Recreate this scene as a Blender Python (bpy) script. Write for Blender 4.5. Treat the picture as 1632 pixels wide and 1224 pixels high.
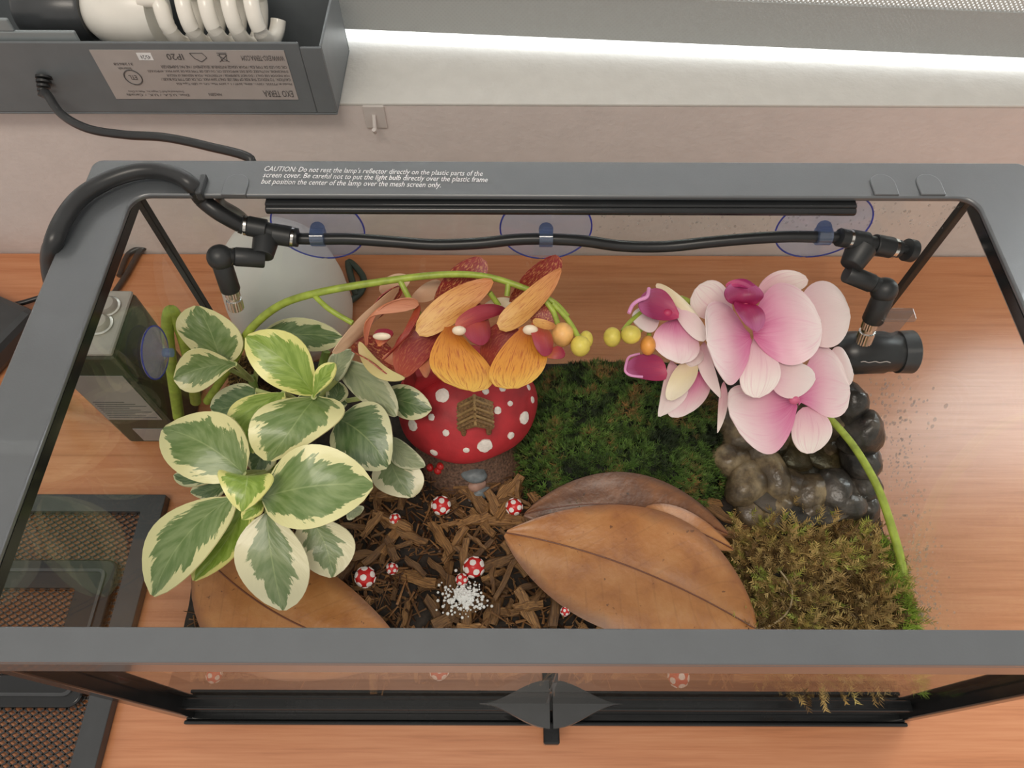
import bpy, math, random
from mathutils import Vector, Matrix, noise
random.seed(7)
R = math.radians
scene = bpy.context.scene
for o in list(bpy.data.objects): bpy.data.objects.remove(o)
C = scene.collection
# ------------------------------------------------------------------ camera
F = 1139.0; W, H = 1632.0, 1224.0
CAM = Vector((0, 0, 0.613))
MROT = Matrix.Rotation(R(30.2), 4, 'X') @ Matrix.Rotation(R(0.2), 4, 'Z')
cd = bpy.data.cameras.new('camera'); cam = bpy.data.objects.new('camera', cd); C.objects.link(cam)
cd.sensor_fit = 'HORIZONTAL'; cd.sensor_width = 36.0; cd.lens = 36.0*F/W; cd.clip_start = 0.01
cam.matrix_world = Matrix.Translation(CAM) @ MROT
scene.camera = cam
# ------------------------------------------------------------------ light
world = bpy.data.worlds.new('world'); scene.world = world; world.use_nodes = True
bg = world.node_tree.nodes['Background']; bg.inputs[0].default_value = (1.0, 0.95, 0.89, 1); bg.inputs[1].default_value = 0.60
def area(name, loc, rot, sx, sy, power, col):
    l = bpy.data.lights.new(name, 'AREA'); l.shape = 'RECTANGLE'; l.size = sx; l.size_y = sy; l.energy = power; l.color = col
    o = bpy.data.objects.new(name, l); C.objects.link(o); o.location = loc; o.rotation_euler = rot; return o
area('window_daylight', (0.5, 1.15, 1.0), (R(-84), 0, R(0)), 3.6, 1.9, 190, (0.93, 0.97, 1.0))
area('ceiling_panel_light', (-0.35, -0.75, 2.3), (R(-12), 0, 0), 1.2, 0.6, 24, (1.0, 0.9, 0.78))
vs = scene.view_settings; vs.view_transform = 'Standard'; vs.look = 'None'; vs.gamma = 1.0; vs.use_curve_mapping = False; vs.exposure = 0.14

# ------------------------------------------------------------------ pixel helpers: a direction, with height or depth from what the thing touches
def ray(u, v): return (MROT.to_3x3() @ Vector(((u-W/2)/F, -(v-H/2)/F, -1.0)))
def P(u, v, z): d = ray(u, v); return CAM + d*((z-CAM.z)/d.z)
def Q(u, v, y): d = ray(u, v); return CAM + d*((y-CAM.y)/d.y)
def crop(ox, oy, s): return lambda x, y: (ox + x/s, oy + y/s)

# ------------------------------------------------------------------ materials
MATS = {}
def nt(name):
    m = bpy.data.materials.new(name); m.use_nodes = True; t = m.node_tree
    return m, t, t.nodes['Principled BSDF'], t.nodes['Material Output']
def N(t, typ, **kw):
    n = t.nodes.new(typ)
    for k, v in kw.items(): setattr(n, k, v)
    return n
def ramp(t, stops, interp='LINEAR'):
    r = N(t, 'ShaderNodeValToRGB'); r.color_ramp.interpolation = interp
    e = r.color_ramp.elements
    while len(e) < len(stops): e.new(0.5)
    for i, (p, c) in enumerate(stops): e[i].position = p; e[i].color = (c[0], c[1], c[2], 1)
    return r
def noise_n(t, scale, detail=3, vec=None, rough=0.5):
    n = N(t, 'ShaderNodeTexNoise'); n.inputs['Scale'].default_value = scale; n.inputs['Detail'].default_value = detail; n.inputs['Roughness'].default_value = rough
    if vec is not None: t.links.new(vec, n.inputs['Vector'])
    return n
def mapping(t, src, scale):
    m = N(t, 'ShaderNodeMapping'); m.inputs['Scale'].default_value = scale; t.links.new(src, m.inputs['Vector']); return m.outputs[0]
def bump(t, b, src, strength, dist=0.001):
    n = N(t, 'ShaderNodeBump'); n.inputs['Strength'].default_value = strength; n.inputs['Distance'].default_value = dist
    t.links.new(src, n.inputs['Height']); t.links.new(n.outputs[0], b.inputs['Normal'])
def simple(name, col, rough=0.5, metal=0.0, var=0.12, scale=60, bmp=0.0, bscale=300, coat=0.0, trans=0.0, spec=0.5):
    m, t, b, o = nt(name)
    g = N(t, 'ShaderNodeNewGeometry'); n = noise_n(t, scale, 4, g.outputs['Position'])
    c2 = [min(1, c*(1+var)) for c in col]; c1 = [c*(1-var) for c in col]
    r = ramp(t, [(0.3, c1), (0.7, c2)]); t.links.new(n.outputs['Fac'], r.inputs[0]); t.links.new(r.outputs[0], b.inputs['Base Color'])
    b.inputs['Roughness'].default_value = rough; b.inputs['Metallic'].default_value = metal; b.inputs['Coat Weight'].default_value = coat
    b.inputs['Specular IOR Level'].default_value = spec
    if trans: b.inputs['Transmission Weight'].default_value = trans
    if bmp:
        n2 = noise_n(t, bscale, 4, g.outputs['Position']); bump(t, b, n2.outputs['Fac'], bmp)
    MATS[name] = m; return m
def thin_clear(name, tint, rough=0.0, base=0.04, extra=0.0, ecol=(0.9, 0.9, 0.9)):
    """clear sheet: transparent with a facing-angle (Schlick) reflection"""
    m, t, b, o = nt(name); t.nodes.remove(b)
    lw = N(t, 'ShaderNodeLayerWeight'); lw.inputs[0].default_value = 0.5
    pw = N(t, 'ShaderNodeMath', operation='POWER'); pw.inputs[1].default_value = 5; t.links.new(lw.outputs['Facing'], pw.inputs[0])
    ma = N(t, 'ShaderNodeMath', operation='MULTIPLY_ADD'); ma.inputs[1].default_value = 0.82; ma.inputs[2].default_value = base; t.links.new(pw.outputs[0], ma.inputs[0])
    tr = N(t, 'ShaderNodeBsdfTransparent'); tr.inputs[0].default_value = (*tint, 1)
    gl = N(t, 'ShaderNodeBsdfGlossy'); gl.inputs['Roughness'].default_value = rough
    mx = N(t, 'ShaderNodeMixShader'); t.links.new(ma.outputs[0], mx.inputs[0]); t.links.new(tr.outputs[0], mx.inputs[1]); t.links.new(gl.outputs[0], mx.inputs[2])
    last = mx
    if extra:
        df = N(t, 'ShaderNodeBsdfTranslucent'); df.inputs[0].default_value = (*ecol, 1)
        d2 = N(t, 'ShaderNodeBsdfDiffuse'); d2.inputs[0].default_value = (*ecol, 1)
        m1 = N(t, 'ShaderNodeMixShader'); t.links.new(df.outputs[0], m1.inputs[1]); t.links.new(d2.outputs[0], m1.inputs[2])
        m2 = N(t, 'ShaderNodeMixShader'); m2.inputs[0].default_value = extra; t.links.new(mx.outputs[0], m2.inputs[1]); t.links.new(m1.outputs[0], m2.inputs[2]); last = m2
    t.links.new(last.outputs[0], o.inputs['Surface']); MATS[name] = m; return m

simple('wall_paint', (0.70, 0.63, 0.60), 0.8, bmp=0.5, bscale=170, var=0.03)
simple('sill_paint', (0.60, 0.585, 0.55), 0.7, bmp=0.6, bscale=170, var=0.03)
simple('black_plastic', (0.040, 0.043, 0.046), 0.30, bmp=0.05, bscale=900, spec=0.6)
simple('frame_plastic', (0.085, 0.093, 0.10), 0.34, var=0.04, bmp=0.05, bscale=900, spec=1.0, coat=0.4)
simple('black_gloss', (0.012, 0.013, 0.014), 0.16)
simple('black_rubber', (0.022, 0.023, 0.024), 0.33)
simple('fitting_black', (0.025, 0.027, 0.028), 0.42)
simple('silicone', (0.012, 0.013, 0.013), 0.5)
simple('hood_metal', (0.15, 0.165, 0.175), 0.42, var=0.05)
simple('hood_inner', (0.24, 0.27, 0.28), 0.4, var=0.05)
simple('silver_metal', (0.7, 0.68, 0.64), 0.25, metal=1.0)
simple('steel_ring', (0.75, 0.72, 0.68), 0.2, metal=1.0)
simple('label_foil', (0.42, 0.38, 0.36), 0.4, var=0.04)
simple('ink_dark', (0.09, 0.085, 0.085), 0.6)
simple('ink_white', (0.85, 0.85, 0.85), 0.6)
simple('white_plastic', (0.82, 0.79, 0.72), 0.3, var=0.03)
simple('white_tube', (0.88, 0.84, 0.76), 0.18, var=0.02)
def jug_mat():
    m, t, b, o = nt('jug_white'); g = N(t, 'ShaderNodeNewGeometry'); n = noise_n(t, 20, 3, g.outputs['Position']); r = ramp(t, [(0.3, (0.93, 0.91, 0.86)), (0.7, (0.96, 0.94, 0.89))]); t.links.new(n.outputs['Fac'], r.inputs[0]); t.links.new(r.outputs[0], b.inputs['Base Color'])
    b.inputs['Roughness'].default_value = 0.4; tl = N(t, 'ShaderNodeBsdfTranslucent'); t.links.new(r.outputs[0], tl.inputs[0]); mx = N(t, 'ShaderNodeMixShader'); mx.inputs[0].default_value = 0.15; t.links.new(b.outputs[0], mx.inputs[1]); t.links.new(tl.outputs[0], mx.inputs[2]); t.links.new(mx.outputs[0], o.inputs['Surface']); MATS['jug_white'] = m
jug_mat()
simple('box_top', (0.33, 0.31, 0.28), 0.4, var=0.05)
simple('box_side', (0.035, 0.045, 0.03), 0.35)
simple('box_label', (0.33, 0.30, 0.28), 0.5, var=0.04)
simple('stem_green', (0.33, 0.42, 0.06), 0.4, var=0.25, scale=150, bmp=0.2)
simple('stem_dark', (0.17, 0.26, 0.05), 0.45, var=0.3, scale=80)
simple('petiole', (0.42, 0.48, 0.18), 0.45, var=0.2)
simple('bud_yellow', (0.66, 0.55, 0.10), 0.4, var=0.25, scale=90)
simple('bud_peach', (0.75, 0.42, 0.14), 0.4, var=0.25, scale=90)
simple('bud_orange', (0.70, 0.30, 0.06), 0.4, var=0.25, scale=90)
simple('column_cream', (0.80, 0.68, 0.52), 0.4)
simple('pink_center', (0.60, 0.13, 0.24), 0.45)
simple('lip_pink_edge', (0.72, 0.30, 0.55), 0.4)
simple('cap_red', (0.42, 0.022, 0.030), 0.55, var=0.3, scale=45, bmp=0.5, bscale=130)
simple('mini_red', (0.60, 0.02, 0.02), 0.28, var=0.1)
simple('spot_white', (0.82, 0.76, 0.70), 0.55, var=0.12, scale=400, bmp=0.3)
simple('mini_white', (0.85, 0.80, 0.76), 0.35)
simple('resin_brown', (0.13, 0.07, 0.045), 0.5, var=0.6, scale=500, bmp=0.8, bscale=400)
simple('thatch', (0.22, 0.13, 0.055), 0.55, var=0.5, scale=500, bmp=0.8, bscale=350)
simple('thatch_gold', (0.34, 0.22, 0.09), 0.5, var=0.3, scale=300)
simple('grey_stone', (0.15, 0.17, 0.18), 0.45, var=0.3, scale=200)
simple('pink_stone', (0.35, 0.20, 0.15), 0.5, var=0.2, scale=200)
simple('soil', (0.022, 0.014, 0.009), 0.75, var=0.6, scale=150, bmp=1.0, bscale=200)
simple('granule', (0.9, 0.9, 0.88), 0.6, var=0.02)
simple('root', (0.50, 0.38, 0.22), 0.5)
simple('mesh_wire', (0.03, 0.026, 0.024), 0.4)
simple('cord_green', (0.05, 0.075, 0.06), 0.45)
simple('hook_clear', (0.62, 0.57, 0.54), 0.2, var=0.03)
def stone_mat(name, a, b_, c):
    m, t, b, o = nt(name); g = N(t, 'ShaderNodeTexCoord')
    n = noise_n(t, 38, 6, g.outputs['Object'], 0.6)
    r = ramp(t, [(0.34, a), (0.5, b_), (0.68, c)]); t.links.new(n.outputs['Fac'], r.inputs[0]); t.links.new(r.outputs[0], b.inputs['Base Color'])
    b.inputs['Roughness'].default_value = 0.28; n2 = noise_n(t, 180, 5, g.outputs['Object']); bump(t, b, n2.outputs['Fac'], 0.4, 0.002); MATS[name] = m
stone_mat('wet_stone', (0.025, 0.019, 0.013), (0.10, 0.072, 0.042), (0.34, 0.26, 0.15))
stone_mat('wet_stone_dark', (0.012, 0.011, 0.010), (0.045, 0.04, 0.034), (0.12, 0.10, 0.08))
thin_clear('pane_glass', (0.965, 0.985, 0.975))
thin_clear('window_glass', (0.97, 0.98, 0.98))
thin_clear('suction_clear', (0.90, 0.91, 0.97), 0.05, 0.05, 0.16, (0.75, 0.75, 0.85))
thin_clear('suction_rim', (0.35, 0.40, 0.85), 0.1, 0.08, 0.35, (0.16, 0.20, 0.7))
thin_clear('suction_clip', (0.62, 0.72, 0.92), 0.05, 0.12, 0.22, (0.45, 0.58, 0.85))
thin_clear('acrylic', (0.86, 0.86, 0.87), 0.03, 0.09, 0.06)
thin_clear('droplet', (0.95, 0.94, 0.93), 0.02, 0.10, 0.08, (0.9, 0.9, 0.88))
thin_clear('water', (0.72, 0.74, 0.66), 0.02, 0.05)
def desk_mat():
    m, t, b, o = nt('desk_wood'); g = N(t, 'ShaderNodeNewGeometry')
    v1 = mapping(t, g.outputs['Position'], (2.2, 46, 46)); n1 = noise_n(t, 3.0, 8, v1, 0.62)
    v2 = mapping(t, g.outputs['Position'], (9, 300, 300)); n2 = noise_n(t, 2.0, 3, v2)
    mx = N(t, 'ShaderNodeMath', operation='MULTIPLY_ADD'); mx.inputs[1].default_value = 0.35; t.links.new(n2.outputs['Fac'], mx.inputs[0]); t.links.new(n1.outputs['Fac'], mx.inputs[2])
    r = ramp(t, [(0.40, (0.40, 0.145, 0.055)), (0.62, (0.53, 0.205, 0.085)), (0.85, (0.60, 0.26, 0.12))]); t.links.new(mx.outputs[0], r.inputs[0]); t.links.new(r.outputs[0], b.inputs['Base Color'])
    b.inputs['Roughness'].default_value = 0.34; b.inputs['Coat Weight'].default_value = 0.6; b.inputs['Coat Roughness'].default_value = 0.22; bump(t, b, n2.outputs['Fac'], 0.05, 0.0005); MATS['desk_wood'] = m
desk_mat()
def blind_mat(name, open_, col):
    m, t, b, o = nt(name); t.nodes.remove(b); g = N(t, 'ShaderNodeNewGeometry'); sp = N(t, 'ShaderNodeSeparateXYZ'); t.links.new(g.outputs['Position'], sp.inputs[0])
    def wave(out, f):
        a = N(t, 'ShaderNodeMath', operation='MULTIPLY'); a.inputs[1].default_value = f; t.links.new(out, a.inputs[0])
        s = N(t, 'ShaderNodeMath', operation='SINE'); t.links.new(a.outputs[0], s.inputs[0]); return s.outputs[0]
    k = 2*math.pi/0.0040
    pr = N(t, 'ShaderNodeMath', operation='MULTIPLY'); t.links.new(wave(sp.outputs[0], k), pr.inputs[0]); t.links.new(wave(sp.outputs[2], k), pr.inputs[1])
    r = ramp(t, [(0.0, (0, 0, 0)), (0.55, (open_, open_, open_))]); t.links.new(pr.outputs[0], r.inputs[0])
    d = N(t, 'ShaderNodeBsdfDiffuse'); d.inputs[0].default_value = (*col, 1); tl = N(t, 'ShaderNodeBsdfTranslucent'); tl.inputs[0].default_value = (*col, 1)
    m1 = N(t, 'ShaderNodeMixShader'); m1.inputs[0].default_value = 0.16; t.links.new(d.outputs[0], m1.inputs[1]); t.links.new(tl.outputs[0], m1.inputs[2])
    tr = N(t, 'ShaderNodeBsdfTransparent'); m2 = N(t, 'ShaderNodeMixShader'); t.links.new(r.outputs[0], m2.inputs[0]); t.links.new(m1.outputs[0], m2.inputs[1]); t.links.new(tr.outputs[0], m2.inputs[2])
    t.links.new(m2.outputs[0], o.inputs['Surface']); MATS[name] = m
blind_mat('blind_fabric', 0.75, (0.45, 0.43, 0.40)); blind_mat('blind_hem', 0.10, (0.40, 0.40, 0.385))
def uv_nodes(t):
    u = N(t, 'ShaderNodeUVMap'); sp = N(t, 'ShaderNodeSeparateXYZ'); t.links.new(u.outputs[0], sp.inputs[0])
    a = N(t, 'ShaderNodeMath', operation='MULTIPLY_ADD'); a.inputs[1].default_value = 2; a.inputs[2].default_value = -1; t.links.new(sp.outputs[1], a.inputs[0])
    s = N(t, 'ShaderNodeMath', operation='ABSOLUTE'); t.links.new(a.outputs[0], s.inputs[0])
    return u.outputs[0], sp.outputs[0], a.outputs[0], s.outputs[0]
def M2(t, op, a, b):
    n = N(t, 'ShaderNodeMath', operation=op)
    for i, x in enumerate((a, b)):
        if isinstance(x, (int, float)): n.inputs[i].default_value = x
        else: t.links.new(x, n.inputs[i])
    return n.outputs[0]
def mixc(t, f, a, b):
    n = N(t, 'ShaderNodeMix', data_type='RGBA')
    t.links.new(f, n.inputs[0])
    for i, x in ((6, a), (7, b)):
        if isinstance(x, tuple): n.inputs[i].default_value = (*x, 1)
        else: t.links.new(x, n.inputs[i])
    return n.outputs[2]
def leaf_mat(name, g1, g2, cream, thr):
    m, t, b, o = nt(name); uv, tt, sg, s = uv_nodes(t); oi = N(t, 'ShaderNodeObjectInfo')
    off = N(t, 'ShaderNodeVectorMath', operation='ADD'); cb = N(t, 'ShaderNodeCombineXYZ')
    t.links.new(M2(t, 'SUBTRACT', tt, M2(t, 'MULTIPLY', s, 0.42)), cb.inputs[0]); t.links.new(M2(t, 'MULTIPLY', sg, 0.22), cb.inputs[1]); t.links.new(M2(t, 'MULTIPLY', oi.outputs['Random'], 40), cb.inputs[2])
    n1 = noise_n(t, 7.5, 5, cb.outputs[0], 0.62)
    tip = M2(t, 'POWER', M2(t, 'ABSOLUTE', M2(t, 'MULTIPLY_ADD', tt, 1.9), 0), 1)
    te = M2(t, 'MULTIPLY', M2(t, 'MAXIMUM', M2(t, 'SUBTRACT', tt, 0.62), 0), 0.9)
    e = M2(t, 'ADD', M2(t, 'ADD', s, te), M2(t, 'MULTIPLY', M2(t, 'SUBTRACT', n1.outputs['Fac'], 0.5), 1.25))
    mask = ramp(t, [(thr-0.015, (0, 0, 0)), (thr+0.015, (1, 1, 1))]); t.links.new(M2(t, 'MULTIPLY', e, 0.7), mask.inputs[0])
    n2 = noise_n(t, 11, 4, cb.outputs[0]); gr = ramp(t, [(0.38, g1), (0.62, g2)]); t.links.new(n2.outputs['Fac'], gr.inputs[0])
    # pale veins: midrib and laterals
    mid = ramp(t, [(0.0, (1, 1, 1)), (0.03, (0, 0, 0))]); t.links.new(s, mid.inputs[0])
    green = mixc(t, M2(t, 'MULTIPLY', mid.outputs[0], 0.45), gr.outputs[0], (0.42, 0.50, 0.22))
    col = mixc(t, mask.outputs[0], green, cream)
    t.links.new(col, b.inputs['Base Color']); b.inputs['Roughness'].default_value = 0.34; b.inputs['Coat Weight'].default_value = 0.12
    b.inputs['Subsurface Weight'].default_value = 0.0
    bump(t, b, n2.outputs['Fac'], 0.25, 0.0015); MATS[name] = m
leaf_mat('leaf_a', (0.13, 0.21, 0.055), (0.23, 0.31, 0.12), (0.74, 0.71, 0.36), 0.52)
leaf_mat('leaf_b', (0.19, 0.30, 0.035), (0.30, 0.42, 0.08), (0.74, 0.72, 0.25), 0.54)
leaf_mat('leaf_c', (0.085, 0.15, 0.05), (0.16, 0.23, 0.10), (0.62, 0.62, 0.36), 0.55)
leaf_mat('leaf_pale', (0.26, 0.31, 0.17), (0.34, 0.38, 0.22), (0.55, 0.56, 0.36), 0.60)
leaf_mat('leaf_cream', (0.16, 0.23, 0.09), (0.25, 0.31, 0.15), (0.74, 0.70, 0.46), 0.40)
def petal_mat(name, stops, vein, vamt, rough=0.42, sc=(2.5, 26, 1)):
    m, t, b, o = nt(name); uv, tt, sg, s = uv_nodes(t)
    mp = mapping(t, uv, sc); n1 = noise_n(t, 1.0, 4, mp, 0.6)
    f = M2(t, 'ADD', tt, M2(t, 'MULTIPLY', M2(t, 'SUBTRACT', n1.outputs['Fac'], 0.5), 0.35))
    f2 = M2(t, 'ADD', f, M2(t, 'MULTIPLY', s, 0.12))
    r = ramp(t, stops); t.links.new(f2, r.inputs[0])
    v = ramp(t, [(0.50, (0, 0, 0)), (0.66, (vamt, vamt, vamt))]); t.links.new(n1.outputs['Fac'], v.inputs[0])
    col = mixc(t, v.outputs[0], r.outputs[0], vein)
    t.links.new(col, b.inputs['Base Color']); b.inputs['Roughness'].default_value = rough; bump(t, b, n1.outputs['Fac'], 0.15, 0.001); MATS[name] = m
petal_mat('pink_petal', [(0.04, (0.58, 0.08, 0.25)), (0.34, (0.68, 0.24, 0.39)), (0.66, (0.78, 0.50, 0.56)), (0.98, (0.82, 0.70, 0.69))], (0.70, 0.28, 0.42), 0.45, sc=(1.6, 22, 1))
petal_mat('pink_sepal', [(0.02, (0.72, 0.36, 0.46)), (0.5, (0.80, 0.55, 0.57)), (0.85, (0.85, 0.75, 0.70))], (0.66, 0.28, 0.40), 0.5, sc=(1.2, 16, 1))
petal_mat('white_petal', [(0.0, (0.70, 0.36, 0.46)), (0.45, (0.79, 0.58, 0.59)), (0.95, (0.82, 0.72, 0.69))], (0.78, 0.52, 0.56), 0.3)
petal_mat('cream_petal', [(0.0, (0.72, 0.55, 0.40)), (0.4, (0.76, 0.64, 0.40)), (0.9, (0.80, 0.72, 0.55))], (0.7, 0.5, 0.38), 0.3)
petal_mat('magenta_lip', [(0.0, (0.62, 0.10, 0.22)), (0.3, (0.42, 0.025, 0.13)), (0.8, (0.30, 0.02, 0.12))], (0.2, 0.01, 0.06), 0.5)
petal_mat('magenta_bright', [(0.0, (0.55, 0.05, 0.13)), (0.35, (0.34, 0.015, 0.085)), (0.75, (0.27, 0.015, 0.085)), (0.97, (0.42, 0.10, 0.24))], (0.25, 0.02, 0.12), 0.4)
petal_mat('orange_petal', [(0.0, (0.42, 0.09, 0.02)), (0.3, (0.60, 0.22, 0.03)), (0.75, (0.68, 0.30, 0.04)), (1.0, (0.72, 0.44, 0.08))], (0.36, 0.06, 0.012), 0.9, sc=(5, 30, 1))
petal_mat('orange_wing', [(0.0, (0.70, 0.42, 0.13)), (0.5, (0.70, 0.36, 0.10)), (0.95, (0.62, 0.25, 0.09))], (0.42, 0.11, 0.03), 0.8, sc=(7, 24, 1))
petal_mat('salmon_petal', [(0.0, (0.40, 0.10, 0.05)), (0.5, (0.55, 0.19, 0.09)), (0.95, (0.62, 0.27, 0.15))], (0.34, 0.06, 0.03), 0.5)
petal_mat('peach_petal', [(0.0, (0.55, 0.30, 0.18)), (0.5, (0.64, 0.40, 0.25)), (0.95, (0.70, 0.48, 0.32))], (0.5, 0.25, 0.13), 0.3)
petal_mat('olive_petal', [(0.0, (0.50, 0.36, 0.14)), (0.5, (0.56, 0.48, 0.20)), (0.95, (0.60, 0.52, 0.24))], (0.45, 0.30, 0.1), 0.3)
petal_mat('red_petal', [(0.0, (0.20, 0.012, 0.012)), (0.6, (0.28, 0.022, 0.016)), (0.95, (0.36, 0.05, 0.02))], (0.50, 0.16, 0.06), 0.55, sc=(9, 22, 1))
petal_mat('speckled_petal', [(0.0, (0.22, 0.02, 0.012)), (0.6, (0.27, 0.022, 0.02)), (0.95, (0.30, 0.03, 0.035))], (0.68, 0.33, 0.12), 0.9, sc=(14, 20, 1))
petal_mat('crimson_lip', [(0.0, (0.50, 0.10, 0.05)), (0.4, (0.34, 0.03, 0.045)), (0.9, (0.26, 0.018, 0.04))], (0.14, 0.008, 0.02), 0.4)
petal_mat('orange_lip', [(0.0, (0.62, 0.20, 0.03)), (0.4, (0.42, 0.06, 0.03)), (0.9, (0.30, 0.02, 0.05))], (0.2, 0.01, 0.02), 0.3)
def dry_mat(name, c1, c2, c3, edge):
    m, t, b, o = nt(name); uv, tt, sg, sa = uv_nodes(t); g = N(t, 'ShaderNodeNewGeometry')
    n1 = noise_n(t, 28, 6, g.outputs['Position'], 0.6); r = ramp(t, [(0.32, c1), (0.5, c2), (0.68, c3)]); t.links.new(n1.outputs['Fac'], r.inputs[0])
    # side veins running obliquely from the midrib
    w = M2(t, 'SINE', M2(t, 'MULTIPLY', M2(t, 'SUBTRACT', tt, M2(t, 'MULTIPLY', sa, 0.16)), 88.0), 0)
    n3 = noise_n(t, 60, 3, g.outputs['Position']); vr = ramp(t, [(0.93, (0, 0, 0)), (1.0, (0.16, 0.16, 0.16))]); t.links.new(M2(t, 'ADD', w, M2(t, 'MULTIPLY', M2(t, 'SUBTRACT', n3.outputs['Fac'], 0.5), 0.5)), vr.inputs[0])
    col = mixc(t, vr.outputs[0], r.outputs[0], tuple(x*0.55 for x in c1))
    er = ramp(t, [(0.80, (0, 0, 0)), (1.0, (0.8, 0.8, 0.8))]); t.links.new(M2(t, 'ADD', sa, M2(t, 'MULTIPLY', M2(t, 'SUBTRACT', n1.outputs['Fac'], 0.5), 0.5)), er.inputs[0]); col = mixc(t, er.outputs[0], col, edge)
    vo = N(t, 'ShaderNodeTexNoise'); vo.inputs['Scale'].default_value = 190; t.links.new(g.outputs['Position'], vo.inputs['Vector']); sr = ramp(t, [(0.70, (0, 0, 0)), (0.74, (0.8, 0.8, 0.8))]); t.links.new(vo.outputs['Fac'], sr.inputs[0]); col = mixc(t, sr.outputs[0], col, tuple(x*0.4 for x in c1))
    t.links.new(col, b.inputs['Base Color']); b.inputs['Roughness'].default_value = 0.40; b.inputs['Coat Weight'].default_value = 0.16; b.inputs['Coat Roughness'].default_value = 0.2
    n2 = noise_n(t, 240, 4, g.outputs['Position']); bump(t, b, n2.outputs['Fac'], 0.35, 0.0012); MATS[name] = m
dry_mat('brown_leaf', (0.30, 0.105, 0.028), (0.42, 0.165, 0.042), (0.50, 0.23, 0.075), (0.17, 0.06, 0.022))
dry_mat('brown_leaf_dark', (0.10, 0.036, 0.016), (0.20, 0.075, 0.025), (0.30, 0.12, 0.04), (0.06, 0.025, 0.014))
petal_mat('leaf_rib', [(0.0, (0.16, 0.05, 0.02)), (1.0, (0.14, 0.045, 0.02))], (0.1, 0.03, 0.01), 0.3)
def attr_mat(name, rough, spec=0.4):
    m, t, b, o = nt(name); a = N(t, 'ShaderNodeVertexColor'); a.layer_name = 'tone'; t.links.new(a.outputs[0], b.inputs['Base Color']); b.inputs['Roughness'].default_value = rough; b.inputs['Specular IOR Level'].default_value = spec; MATS[name] = m
attr_mat('moss', 0.6, 0.3); attr_mat('splinter', 0.5)
def chip_mat(name, c1, c2):
    m, t, b, o = nt(name); tc = N(t, 'ShaderNodeTexCoord'); oi = N(t, 'ShaderNodeObjectInfo')
    mp = mapping(t, tc.outputs['Object'], (1.6, 22, 22)); n1 = noise_n(t, 1.3, 6, mp, 0.65)
    r = ramp(t, [(0.36, c1), (0.64, c2)]); t.links.new(n1.outputs['Fac'], r.inputs[0])
    dk = mixc(t, M2(t, 'MULTIPLY', oi.outputs['Random'], 0.72), r.outputs[0], (0.05, 0.024, 0.012))
    t.links.new(dk, b.inputs['Base Color']); b.inputs['Roughness'].default_value = 0.42; bump(t, b, n1.outputs['Fac'], 0.8, 0.002); MATS[name] = m
chip_mat('bark', (0.10, 0.042, 0.015), (0.52, 0.27, 0.095))

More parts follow.
